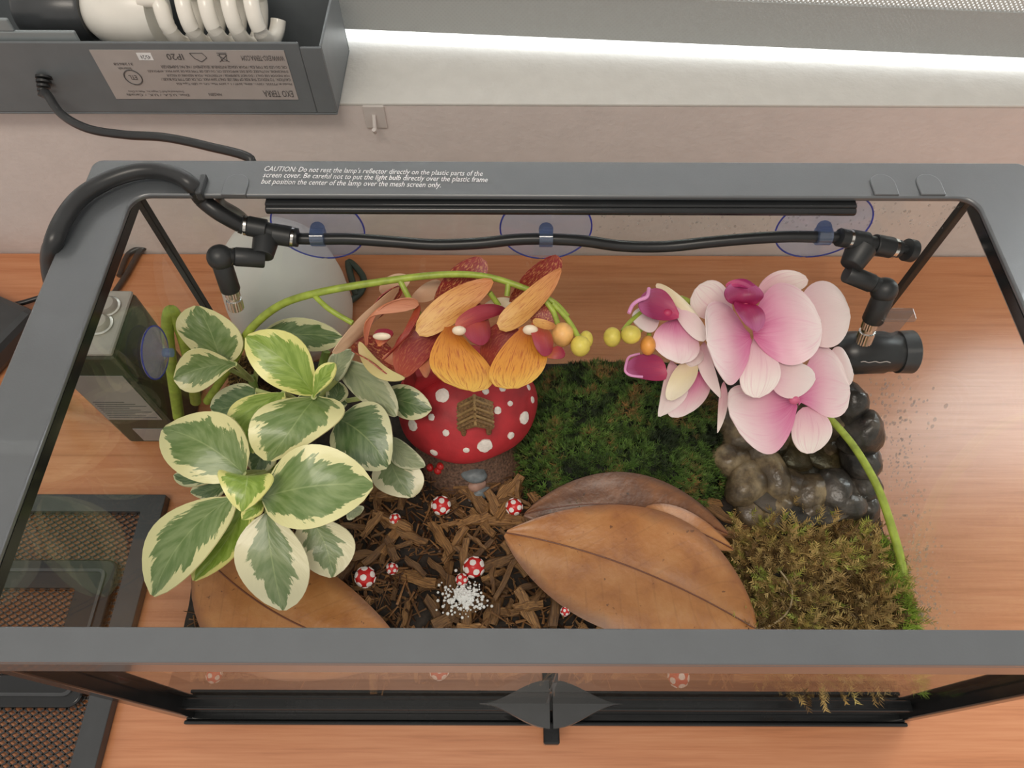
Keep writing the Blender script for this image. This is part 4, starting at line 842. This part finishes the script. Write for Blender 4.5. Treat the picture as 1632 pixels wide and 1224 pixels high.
fpl = flower(proot, cp8, 375, 300, 0.222, (0.0035, 0.003, 0.003), 'magenta_bright', [
 ((415, 330), (430, 542), (306, 430), (530, 455), (0.212, 0.205, 0.212), 'pink_petal', -0.12, dict(p=0.5)),
 ((430, 310), (236, 250), (330, 183), (310, 330), (0.224, 0.228, 0.23, 0.222), 'magenta_bright', 0.25),
 ((405, 255), (553, 432), (530, 325), (455, 375), (0.22, 0.216, 0.22, 0.216), 'white_petal', -0.1),
 ((322, 180), (532, 332), (395, 185), (445, 285), (0.224, 0.218, 0.226, 0.22), 'cream_petal', -0.1),
 ((490, 470), (500, 556), (455, 520), (550, 500), (0.204, 0.2, 0.202), 'white_petal', -0.1),
 ((465, 530), (400, 718), (376, 640), (518, 600), (0.2, 0.19, 0.197), 'cream_petal', -0.15),
 ((395, 530), (334, 797), (348, 660), (470, 680), (0.194, 0.176, 0.186, 0.182), 'white_petal', 0.1, dict(p=0.7)),
 ((525, 580), (440, 798), (385, 740), (578, 680), (0.186, 0.172, 0.178), 'pink_petal', -0.1),
 ((552, 440), (626, 706), (522, 560), (612, 600), (0.204, 0.186, 0.196), 'white_petal', 0.1, dict(p=0.7)),
 ((645, 630), (615, 876), (620, 730), (664, 740), (0.185, 0.165, 0.176), 'pink_sepal', 0.1, dict(p=0.8)),
 ((370, 570), (172, 572), (285, 495), (310, 625), (0.194, 0.198, 0.2, 0.19), 'magenta_bright', 0.2),
 ((330, 290), (210, 340), (240, 275), (300, 390), (0.212, 0.214, 0.214), 'white_petal', 0.0)])
mk('lip_curl', tube([P(*cp8(x, y), z) for x, y, z in ((285, 180, 0.232), (275, 220, 0.232), (235, 238, 0.231), (205, 262, 0.230), (188, 300, 0.229))], 0.0013, 8), 'lip_pink_edge', fpl)
mk('lip_curl', tube([P(*cp8(x, y), z) for x, y, z in ((240, 495, 0.2), (190, 510, 0.2), (175, 545, 0.2), (172, 580, 0.2), (200, 600, 0.199), (255, 606, 0.198))], 0.0009, 8), 'lip_pink_edge', fpl)
fpr = flower(proot, cp8, 985, 718, 0.197, (0.0036, 0.0030, 0.003), 'pink_center', [
 ((985, 725), (668, 770), (760, 640), (860, 978), (0.186, 0.19, 0.194, 0.182), 'pink_petal', -0.08, dict(p=0.45)),
 ((1000, 720), (1250, 660), (1130, 455), (1170, 802), (0.186, 0.19, 0.2, 0.182), 'pink_petal', -0.08, dict(p=0.5)),
 ((1040, 752), (1060, 975), (975, 880), (1168, 850), (0.182, 0.172, 0.178), 'pink_sepal', -0.1),
 ((1150, 560), (1264, 580), (1200, 460), (1225, 655), (0.188, 0.186, 0.192, 0.184), 'white_petal', -0.1)])
# bent stem end stuck in beside the plant
tag(mk('bent_stem', tube([P(285, 665, 0.09), P(277, 610, 0.13), P(268, 540, 0.170), P(268, 503, 0.190), P(276, 497, 0.192), P(288, 525, 0.176), P(303, 580, 0.14), P(312, 640, 0.08)], 0.0044, 12), 'stem_green'), 'thick green artificial stem bent double beside the side glass', 'stem')

# ================================================================== misting line
YT = 0.330
tp = [(462, 380), (507, 381), (560, 381), (620, 385), (690, 390), (760, 388), (820, 382), (870, 381), (930, 384), (990, 392), (1060, 393), (1130, 386), (1200, 380), (1260, 377), (1312, 378), (1345, 379)]
tag(mk('misting_tube', tube([Q(u, v, YT) for u, v in tp], 0.0040, 14, 5), 'black_rubber'), 'black misting tube running between the two spray nozzles', 'tube')
def cupobj(u, v, label, i):
    c = Q(u, v-14, Y1-0.006); r = thing('suction_cup', (c.x, Y1-0.006, c.z), label, 'suction cup', 'suction cups holding the misting tube')
    Mx = Matrix.Rotation(R(90), 4, 'X')
    cup = mk('cup', MB().lathe([(0.001, 0.0075), (0.006, 0.0070), (0.010, 0.0045), (0.027, 0.0022), (0.0320, 0.0008), (0.0320, 0.0), (0.027, 0.0012), (0.001, 0.0025)], (c.x, Y1-0.0045, c.z), 40, Mx), 'suction_clear', r)
    mk('rim', MB().path([(Vector((c.x+0.0320*math.cos(a), Y1-0.0056, c.z+0.0320*math.sin(a))), 0.0006) for a in [6.2832*j/48 for j in range(49)]], 6, False), 'suction_rim', r)
    q = Q(u, v, YT)
    mk('clip', MB().cyl((c.x, Y1-0.012, c.z), (q.x, YT+0.004, q.z+0.004), 0.005, n=14).path([(Vector((q.x-0.0045, YT, q.z)), 0.0062), (Vector((q.x+0.0045, YT, q.z)), 0.0062)], 18), 'suction_clip', r)
cupobj(507, 378, 'clear suction cup clip nearest the bottle shaped white jug', 0); cupobj(870, 379, 'clear suction cup clip in the middle of the misting tube', 1); cupobj(1312, 376, 'clear suction cup clip beside the capped misting fitting', 2)
dq = ray(245, 562); pq = CAM + dq*((X0+g-CAM.x)/dq.x)
sc1 = thing('suction_cup', (X0+g, pq.y, pq.z), 'small clear suction cup stuck to the side glass behind the bent stem', 'suction cup')
mk('cup', MB().lathe([(0.001, 0.008), (0.005, 0.0078), (0.007, 0.005), (0.016, 0.0025), (0.0185, 0.001), (0.0185, 0.0002), (0.001, 0.0015)], (X0+g, pq.y, pq.z), 32, Matrix.Rotation(R(90), 4, 'Y')), 'suction_clear', sc1)
mk('rim', MB().path([(Vector((X0+g+0.0012, pq.y+0.0185*math.cos(a), pq.z+0.0185*math.sin(a))), 0.0005) for a in [6.2832*j/40 for j in range(41)]], 6, False), 'suction_rim', sc1)
mk('nub', MB().cyl((X0+g+0.007, pq.y, pq.z), (X0+g+0.013, pq.y, pq.z), 0.0032, n=14), 'suction_clip', sc1)
def seg(cvt, pts, r, y):   # pts crop px
    return [(Q(*cvt(x, yy), y if len(q) == 0 else q[0]), r) for x, yy, *q in pts]
# left nozzle
c6 = crop(320, 310, 6.121)
def fit(cvt, parent, name, a, b, ya, yb, rpx, mat, extra=None, n=20, rpx2=None):
    pa_, pb_ = Q(*cvt(*a), ya), Q(*cvt(*b), yb); d = (CAM-pa_).length; sc = cvt(1, 0)[0]-cvt(0, 0)[0]
    dep = -(MROT.to_3x3().inverted() @ (pa_-CAM)).z; r = rpx*sc/F*dep; r2 = (rpx2 or rpx)*sc/F*dep
    return mk(name, MB().path([(pa_, r*0.93), (pa_.lerp(pb_, 0.04), r), (pa_.lerp(pb_, 0.96), r2), (pb_, r2*0.93)], n), mat, parent, autosm=35)
nl = thing('misting_nozzle', Q(430, 390, 0.322), 'black misting fitting with spray nozzle in front of the white jug', 'nozzle', 'misting nozzles')
fit(c6, nl, 'collar', (385, 285), (425, 300), 0.328, 0.328, 92, 'fitting_black')
fit(c6, nl, 'steel_band', (425, 300), (455, 305), 0.328, 0.328, 97, 'steel_ring')
tee = fit(c6, nl, 'tee_body', (455, 305), (640, 340), 0.328, 0.328, 98, 'fitting_black')
fit(c6, nl, 'tee_waist', (620, 345), (720, 375), 0.328, 0.328, 84, 'fitting_black')
fit(c6, nl, 'tee_body', (700, 382), (880, 412), 0.328, 0.328, 102, 'fitting_black')
fit(c6, nl, 'steel_band', (880, 412), (908, 417), 0.328, 0.328, 98, 'steel_ring')
fit(c6, nl, 'collar', (905, 416), (950, 420), 0.328, 0.328, 92, 'fitting_black')
fit(c6, nl, 'branch', (640, 420), (600, 600), 0.326, 0.312, 125, 'fitting_black', rpx2=105)
fit(c6, nl, 'elbow_arm', (620, 625), (330, 605), 0.312, 0.308, 92, 'fitting_black')
fit(c6, nl, 'steel_band', (330, 605), (310, 604), 0.308, 0.308, 86, 'steel_ring')
fit(c6, nl, 'collar', (310, 604), (250, 600), 0.308, 0.306, 80, 'fitting_black')
p = Q(*c6(190, 615), 0.305); mk('swivel_ball', MB().ball(p, 0.0086, 20, 14), 'fitting_black', nl)
fit(c6, nl, 'nozzle_arm', (195, 640), (292, 935), 0.304, 0.297, 98, 'fitting_black')
def nozzle(cvt, parent, a, b, ya, yb, rpx):
    A, B = Q(*cvt(*a), ya), Q(*cvt(*b), yb); dep = -(MROT.to_3x3().inverted() @ (A-CAM)).z; r = rpx*(cvt(1, 0)[0]-cvt(0, 0)[0])/F*dep
    d = (B-A); ax = d.normalized(); x = ax.orthogonal().normalized(); y = ax.cross(x); mb = MB(); n = 40; rows = [(0, 0.92, 1), (0.28, 0.92, 1), (0.30, 0.80, 0), (0.42, 0.80, 0), (0.44, 1.0, 1), (0.88, 1.0, 1), (0.92, 0.7, 0), (1.0, 0.45, 0)]
    for t, k_, kn in rows:
        for j in range(n): an = 6.2832*j/n; rr = r*k_*(1-(0.08 if kn and j % 2 else 0)); mb.v.append(A+d*t+(x*math.cos(an)+y*math.sin(an))*rr)
    for i in range(len(rows)-1):
        for j in range(n): q = i*n+j; w = i*n+(j+1) % n; mb.f.append([q, w, w+n, q+n])
    mb.f.append(list(range(n))[::-1]); mb.f.append([(len(rows)-1)*n+j for j in range(n)]); mk('spray_tip', mb, 'silver_metal', parent, smooth=False)
nozzle(c6, nl, (300, 935), (352, 1135), 0.297, 0.292, 78)
# right nozzle
c5 = crop(1300, 330, 5.322)
nr = thing('misting_nozzle', Q(1390, 400, 0.322), 'black misting fitting with round end plug beside the pink orchid', 'nozzle', 'misting nozzles')
fit(c5, nr, 'collar', (195, 255), (265, 270), 0.328, 0.328, 78, 'fitting_black')
fit(c5, nr, 'steel_band', (262, 268), (285, 272), 0.328, 0.328, 82, 'steel_ring')
fit(c5, nr, 'tee_body', (283, 275), (430, 300), 0.328, 0.328, 88, 'fitting_black')
fit(c5, nr, 'tee_waist', (410, 300), (510, 318), 0.328, 0.328, 68, 'fitting_black')
fit(c5, nr, 'tee_body', (490, 318), (640, 345), 0.328, 0.328, 90, 'fitting_black')
fit(c5, nr, 'steel_band', (638, 345), (668, 350), 0.328, 0.328, 84, 'steel_ring')
fit(c5, nr, 'collar', (665, 349), (705, 355), 0.328, 0.328, 76, 'fitting_black')
fit(c5, nr, 'plug_stem', (700, 353), (790, 365), 0.328, 0.328, 36, 'fitting_black')
fit(c5, nr, 'plug_head', (765, 362), (825, 374), 0.328, 0.328, 96, 'fitting_black')
fit(c5, nr, 'branch', (390, 340), (300, 500), 0.326, 0.314, 125, 'fitting_black', rpx2=95)
fit(c5, nr, 'elbow_arm', (260, 560), (480, 650), 0.314, 0.309, 80, 'fitting_black')
fit(c5, nr, 'collar', (480, 650), (530, 670), 0.309, 0.308, 72, 'fitting_black')
p = Q(*c5(580, 705), 0.306); mk('swivel_ball', MB().ball(p, 0.0090, 20, 14), 'fitting_black', nr)
fit(c5, nr, 'nozzle_arm', (580, 745), (480, 965), 0.304, 0.297, 90, 'fitting_black')
nozzle(c5, nr, (470, 965), (395, 1165), 0.297, 0.291, 70)
# supply hose over the frame and the thin second tube
hz = ZT+0.0065
hp = [Q(382, 358, 0.327), Q(350, 340, 0.327), P(322, 318, ZT-0.010), P(306, 296, ZT+0.003), P(285, 281, hz), P(250, 272, hz), P(210, 275, hz), P(165, 291, hz), P(128, 315, hz), P(102, 348, hz), P(86, 385, ZT+0.004), P(80, 425, ZT-0.012), Vector((-0.290, 0.262, 0.235)), Vector((-0.33, 0.264, 0.18)), Vector((-0.385, 0.272, 0.10)), Vector((-0.44, 0.32, 0.03)), Vector((-0.446, 0.35, 0.007)), Vector((-0.45, 0.39, 0.006))]
tag(mk('supply_hose', tube(hp, 0.0052, 14, 8), 'black_rubber'), 'black hose looping over the corner of the terrarium frame', 'hose')

# ================================================================== barrel device on the right glass
dv_ = thing('barrel_device', Q(1400, 575, 0.292), 'black barrel shaped gadget fixed to the side glass with clear bracket', 'gadget')
A = Q(1348, 575, 0.292); B = Q(1452, 563, 0.292); B.x = X1-g-0.001; A = Vector((B.x-0.058, 0.292, B.z)); B = Vector((B.x, 0.292, B.z+0.002))
d = (B-A)
mk('barrel', MB().path([(A, 0.010), (A+d*0.08, 0.0150), (A+d*0.2, 0.0165), (A+d*0.62, 0.0160), (A+d*0.68, 0.0148), (A+d*0.82, 0.0148)], 28), 'black_rubber', dv_)
mk('end_cap', MB().path([(A+d*0.80, 0.0160), (A+d*0.98, 0.0164), (B, 0.0150)], 28), 'black_plastic', dv_)
c_ = A+d*0.40; lg = [c_+Vector((t*0.022-0.011, -0.0142, 0.0092+0.0008*math.sin(t*17))) for t in [i/14 for i in range(15)]]
mk('worn_logo', MB().path([(q, 0.0004) for q in lg], 5), 'label_foil', dv_)
q0 = A+d*0.45
mk('clear_bracket', MB().box((q0.x-0.010, q0.y+0.004, q0.z+0.010), (q0.x+0.013, q0.y+0.008, q0.z+0.046)).box((q0.x-0.010, q0.y-0.002, q0.z+0.042), (q0.x+0.013, q0.y+0.008, q0.z+0.046)), 'acrylic', dv_, smooth=False, bevel=0.001)
# water droplets on the side and back glass
dm = MB(); rs = random.Random(3)
for i in range(520):
    v = rs.uniform(600, 1010); cx_ = 1415 + (v-600)*0.16 + rs.gauss(0, 18 if v > 680 else 30); u = cx_+ (0 if v > 680 else rs.uniform(-30, 40))
    dd = ray(u, v); t = (X1-g-CAM.x)/dd.x; p = CAM+dd*t
    if p.z < 0.06 or p.y > Y1-0.006: continue
    r = rs.uniform(0.0004, 0.0011) if v > 680 else rs.uniform(0.0006, 0.0015); dm.ball((X1-g-r*0.25, p.y, p.z), (r*0.5, r, r*rs.uniform(1.0, 1.9)), 8, 6)
for i in range(260):
    u = rs.uniform(950, 1540); v = rs.uniform(322, 372); p = Q(u, v, Y1-g)
    r = rs.uniform(0.0004, 0.0010); dm.ball((p.x, Y1-g-r*0.25, p.z), (r, r*0.5, r*1.2), 8, 6)
tag(mk('water_droplets', dm, 'droplet'), 'fine water droplets clinging to the inner glass', 'droplets', kind='stuff')

# ================================================================== lamp hood on the sill
YF = 0.508; zl = ZS+0.001; xr = Q(540, 190, YF).x; zt = Q(300, 68, YF).z; xl = xr-0.47; yb = YF+0.088; th = 0.0022
hood = thing('lamp_hood', ((xl+xr)/2, (YF+yb)/2, zl), 'grey metal lamp hood lying upside down on the window sill', 'lamp')
hb = MB(); hb.box((xl, YF, zl), (xr, yb, zl+th)); hb.box((xl, YF, zl+th), (xr-0.017, YF+th, zt)); hb.box((xr-0.017, YF, zl+th), (xr, YF+th, zt-0.004)); hb.box((xl, yb-th, zl+th), (xr, yb, zt)); hb.box((xr-th, YF+th, zl+th), (xr, yb-th, zt-0.004)); hb.box((xl, YF+th, zl+th), (xl+th, yb-th, zt))
body = mk('hood_body', hb, 'hood_metal', hood, smooth=False, bevel=0.001)
mk('reflector', MB().box((xl+th*2, YF+th*2, zl+th), (xr-0.03, yb-th*2, zl+th+0.002)), 'hood_inner', hood, smooth=False)
p = Q(60, 52, YF+0.012); mk('bracket', MB().box((xl+0.01, YF+0.004, zt-0.012), (p.x+0.034, YF+0.007, zt+0.006)).box((xl+0.01, YF+0.004, zt+0.006), (p.x-0.012, YF+0.007, zt+0.016)), 'hood_inner', hood, smooth=False, bevel=0.001)
# label
la, lb = Q(142, 79, YF), Q(452, 79, YF); lc = Q(187, 157, YF)
lab = mk('rating_label', MB().box((la.x, YF-0.0006, lc.z), (lb.x, YF, la.z)), 'label_foil', hood, smooth=False)
LW, LH = lb.x-la.x, la.z-lc.z
def lab_text(body_, fx, fz, wfrac, mat='ink_dark', hh=None):
    """upside-down print; fx, fz are fractions from the label's left and top as seen"""
    tb = text_mb(body_, LW*wfrac, height=hh*LH if hh else None)
    x = la.x+LW*fx; z = la.z-LH*fz
    tb.v = [Vector((x+LW*wfrac-q.x, YF-0.0010, z-q.y)) for q in tb.v]; tb.f = [f for f in tb.f]; mk('print', tb, mat, lab, smooth=False)
lab_text('WWW.EXO-TERRA.COM', 0.77, 0.09, 0.22, hh=0.10); lab_text('IP20', 0.385, 0.06, 0.085, hh=0.12)
mk('date_window', MB().box((la.x+LW*0.235, YF-0.0009, la.z-LH*0.19), (la.x+LW*0.31, YF-0.0005, la.z-LH*0.05)), 'ink_white', lab, smooth=False); lab_text('45/24', 0.25, 0.09, 0.05, hh=0.08)
for i, (s, x0, w_) in enumerate((('CFL OU LED DE TYPE E26 / POUR USAGE INTERIEUR SEULEMENT / NE PAS SUBMERGER', 0.33, 0.66), ("D'INCENDIE, N'UTILISEZ QUE DES AMPOULES CFL OU LED DE TYPE E26 DE 26W MAX. AMPOULES", 0.25, 0.74), ('FOR INDOOR USE ONLY / DO NOT SUBMERGE / ATTENTION : POUR REDUIRE LE RISQUE', 0.34, 0.65), ('CAUTION : TO REDUCE THE RISK OF FIRE USE ONLY 26W MAX. CFL OR LED TYPE E26 BULBS /', 0.30, 0.69), ('Model #: PT2225, 120V~, 60Hz, 26W / 1 x 26W Max. CFL or LED Type E26', 0.37, 0.62))):
    lab_text(s, x0, 0.29+0.085*i, w_, hh=0.055)
lab_text('3128658', 0.09, 0.24, 0.10, hh=0.05); lab_text('Intertek', 0.10, 0.33, 0.07, hh=0.05); lab_text('HAGEN', 0.52, 0.86, 0.07, hh=0.06); lab_text('EXO TERRA', 0.82, 0.80, 0.16, hh=0.14)
lab_text('ETL', 0.135, 0.49, 0.04, hh=0.09)
eu = [Vector((la.x+LW*0.155+0.0068*math.cos(a), YF-0.0010, la.z-LH*0.535+0.0068*math.sin(a))) for a in [6.2832*i/28 for i in range(29)]]; mk('print', MB().path([(q, 0.0004) for q in eu], 5, False), 'ink_dark', lab)
hs = [(0.51, 0.05), (0.575, 0.05), (0.59, 0.14), (0.555, 0.22), (0.525, 0.15), (0.51, 0.05)]
mk('print', MB().path([(Vector((la.x+LW*x, YF-0.0008, la.z-LH*y)), 0.0003) for x, y in hs], 5, False), 'ink_dark', lab)
for pl in ([(0.65, 0.08), (0.70, 0.22)], [(0.70, 0.08), (0.65, 0.22)], [(0.66, 0.07), (0.665, 0.2), (0.69, 0.2), (0.695, 0.07), (0.66, 0.07)], [(0.65, 0.045), (0.70, 0.045)]):
    mk('print', MB().path([(Vector((la.x+LW*x, YF-0.0008, la.z-LH*y)), 0.00028) for x, y in pl], 5, False), 'ink_dark', lab)
lab_text('Distributed by Rolf C. Hagen Inc.  Made in China', 0.09, 0.80, 0.30, hh=0.05); lab_text('Dist. U.S.A. / U.K. / Canada', 0.07, 0.88, 0.34, hh=0.05)
# bulb: socket, ballast, spiral
by, bz = YF+0.046, zt-0.004
sx0 = Q(50, 30, by).x; sx1 = Q(152, 30, by).x; bx1 = Q(258, 30, by).x; ex = Q(445, 30, by).x
mk('lamp_socket', MB().path([(Vector((sx0, by, bz)), 0.021), (Vector((sx0+0.003, by, bz)), 0.023), (Vector((sx1-0.003, by, bz)), 0.023), (Vector((sx1, by, bz)), 0.021)], 28), 'black_plastic', hood)
bulb = mk('bulb_base', MB().path([(Vector((sx1, by, bz)), 0.017), (Vector((sx1+0.006, by, bz)), 0.022), (Vector((sx1+0.020, by, bz)), 0.027), (Vector((bx1-0.01, by, bz)), 0.029), (Vector((bx1, by, bz)), 0.026)], 30), 'white_plastic', hood)
pts = []; turns = 4.5; nsp = 150
for i in range(nsp+1):
    t = i/nsp; a = 6.2832*turns*t + 2.2; x = bx1+0.012+(ex-bx1-0.016)*t; rr = 0.0235*(1 if t < 0.93 else 1-(t-0.93)*5); pts.append((Vector((x, by+rr*math.cos(a), bz+rr*math.sin(a))), 0.0062))
pts = [(Vector((bx1-0.004, pts[0][0].y, pts[0][0].z)), 0.0062)] + pts
mk('spiral_tube', MB().path(pts, 12), 'white_tube', bulb)
for i in range(5): mk('print', MB().box((sx1+0.022, by-0.0012-0.002*i-0.012, bz+0.0262-0.0008*i), (sx1+0.0225, by-0.0005-0.002*i-0.012, bz+0.0275-0.0008*i)), 'ink_dark', bulb, smooth=False)
# strain relief and cord
cr = Q(70, 122, YF)
for i in range(5): mk('strain_ring', MB().cyl((cr.x-0.0006*i, YF-0.0025*i, cr.z-0.0022*i), (cr.x-0.0006*i, YF-0.0025*i-0.0015, cr.z-0.0022*i-0.001), 0.0062-0.0006*i, n=16), 'black_rubber', hood)
cdp = [Vector((cr.x-0.002, YF-0.010, cr.z-0.009)), Q(75, 150, 0.488), Q(98, 182, 0.47), Q(140, 205, 0.455), Q(200, 215, 0.445), Q(262, 219, 0.435), Q(330, 233, 0.42), Q(400, 254, 0.405), Q(378, 285, 0.402), Q(350, 318, 0.402), Q(385, 343, 0.43), Q(425, 382, 0.495), Vector((-0.215, 0.505, 0.02)), Vector((-0.20, 0.508, 0.005))]
mk('power_cord', tube(cdp, 0.0034, 12, 8), 'black_rubber', hood)

# ================================================================== things behind and beside the tank
jug = thing('white_jug', (-0.222, 0.43, 0), 'translucent white rounded plastic jug behind the terrarium', 'jug')
mk('jug_body', MB().lathe([(0.048, 0.001), (0.056, 0.005), (0.059, 0.02), (0.058, 0.055), (0.054, 0.080), (0.046, 0.105), (0.034, 0.121), (0.018, 0.130), (0.003, 0.132)], (-0.222, 0.43, 0), 44), 'jug_white', jug, autosm=80)
tag(mk('braided_cable', tube([Vector((-0.165, 0.46, 0.006)), P(555, 418, 0.006), P(578, 440, 0.005), P(575, 465, 0.005), P(545, 486, 0.005), P(500, 495, 0.005)], 0.0036, 10), 'cord_green'), 'dark green braided cable looping behind the terrarium by the jug', 'cable')
tag(mk('looped_cable', tube([P(180, 470, 0.004), P(200, 440, 0.004), P(222, 402, 0.004), P(235, 392, 0.006), P(205, 405, 0.004), P(190, 440, 0.004)], 0.003, 10), 'black_rubber'), 'black cable crossing itself on the desk behind the control box', 'cable')
BX0, BX1, BY0, BY1, BZ = -0.361, -0.304, 0.291, 0.353, 0.155
box = thing('control_box', ((BX0+BX1)/2, (BY0+BY1)/2, 0), 'dark box with grey knobbed top standing beside the terrarium', 'control box')
mk('case', MB().box((BX0, BY0, 0.0005), (BX1, BY1, BZ-0.004)), 'box_side', box, smooth=False, bevel=0.003)
mk('top_panel', MB().box((BX0+0.0005, BY0+0.0005, BZ-0.004), (BX1-0.0005, BY1-0.0005, BZ)), 'box_top', box, smooth=False, bevel=0.002)
for (u, v) in ((172, 490), (160, 518)):
    p = P(u, v, BZ); kn = mk('knob', MB().lathe([(0.0085, 0), (0.0085, 0.003), (0.0065, 0.006), (0.001, 0.0065)], (p.x, p.y, BZ), 24), 'box_top', box); mk('knob_ring', MB().lathe([(0.0098, 0.0), (0.0102, 0.0015), (0.0088, 0.002)], (p.x, p.y, BZ), 28), 'silver_metal', kn)
l1, l2 = Q(200, 668, BY0), Q(256, 668, BY0); z1, z0_ = Q(180, 599, BY0).z, l1.z
lp = mk('spec_label', MB().box((BX0+0.003, BY0-0.0006, z0_), (BX1-0.006, BY0, z1)), 'box_label', box, smooth=False)
for i in range(9): mk('print', MB().box((BX0+0.006, BY0-0.0009, z0_+0.004+i*0.0035), (BX1-0.009-0.008*(i % 3), BY0-0.0005, z0_+0.0046+i*0.0035)), 'ink_dark', lp, smooth=False)
mk('blank_sticker', MB().box((BX0+0.016, BY0-0.0006, 0.006), (BX1-0.006, BY0, 0.030)), 'box_label', box, smooth=False)
# black adapter at the desk edge
Ma = Matrix.Translation((-0.612, 0.375, 0)) @ Matrix.Rotation(R(-24), 4, 'Z')
ad = MB().box((-0.10, -0.10, 0.001), (0.10, 0.10, 0.030), Ma); adr = thing('black_device', (-0.6, 0.335, 0), 'flat black rounded device with a cord on the desk', 'device')
mk('case', ad, 'black_plastic', adr, smooth=False, bevel=0.008)
mk('cord', tube([P(5, 486, 0.012), P(30, 484, 0.008), P(65, 474, 0.006), P(110, 462, 0.006), P(150, 440, 0.006)], 0.0028, 10), 'black_rubber', adr)

# ================================================================== mesh screen cover lying on the desk
SX1, SY1 = P(265, 788, 0.01).x, P(265, 788, 0.01).y; SX0, SY0 = SX1-0.56, SY1-0.29
sc_ = thing('screen_cover', ((SX0+SX1)/2, (SY0+SY1)/2, 0), 'black framed mesh screen cover lying flat on the desk', 'screen cover')
def sq(x0, x1, y0, y1): return rrect(x0, x1, y0, y1, 0.001, 2)
mk('frame', ring(sq(SX0, SX1, SY0, SY1), sq(SX0+0.019, SX1-0.019, SY0+0.019, SY1-0.016), 0.0005, 0.010), 'black_plastic', sc_, smooth=False, bevel=0.001)
HX1 = P(190, 895, 0.011).x; HY1 = P(190, 892, 0.011).y; HY0 = P(128, 1128, 0.011).y; HX0 = HX1-0.20
hat = mk('hatch_frame', ring(rrect(HX0, HX1, HY0, HY1, 0.010, 6), rrect(HX0+0.03, HX1-0.031, HY0+0.024, HY1-0.024, 0.002, 6), 0.003, 0.011), 'black_gloss', sc_, bevel=0.0015)
mk('hatch_bead', ring(rrect(HX0+0.008, HX1-0.008, HY0+0.008, HY1-0.008, 0.006, 6), rrect(HX0+0.0105, HX1-0.0105, HY0+0.0105, HY1-0.0105, 0.005, 6), 0.011, 0.0125), 'black_plastic', hat)
mw = MB(); x0, x1, y0, y1 = SX1-0.30, SX1-0.018, SY0+0.018, SY1-0.015; pit = 0.0052; wz = 0.0045
def wire(a, b): d = (b-a).normalized(); n_ = Vector((-d.y, d.x, 0))*0.0006; z = Vector((0, 0, 0.0012)); mw.add([a-n_, a+n_, b+n_, b-n_, a-n_+z, a+n_+z, b+n_+z, b-n_+z], [(3, 2, 1, 0), (4, 5, 6, 7), (0, 1, 5, 4), (1, 2, 6, 5), (2, 3, 7, 6), (3, 0, 4, 7)])
for s in (0.62, -0.62):
    c = -0.4
    while c < 0.6:
        # y = s*(x-x0)+y0+c, clipped
        pts = []
        for x in (x0, x1):
            y = s*(x-x0)+y0+c
            if y0 <= y <= y1: pts.append(Vector((x, y, wz)))
        for y in (y0, y1):
            x = (y-y0-c)/s+x0
            if x0 < x < x1: pts.append(Vector((x, y, wz)))
        if len(pts) == 2 and (pts[0]-pts[1]).length > 0.002: wire(pts[0], pts[1])
        c += pit
w_ = mk('mesh_wire', mw, 'mesh_wire', sc_, smooth=False); w_['kind'] = 'stuff'
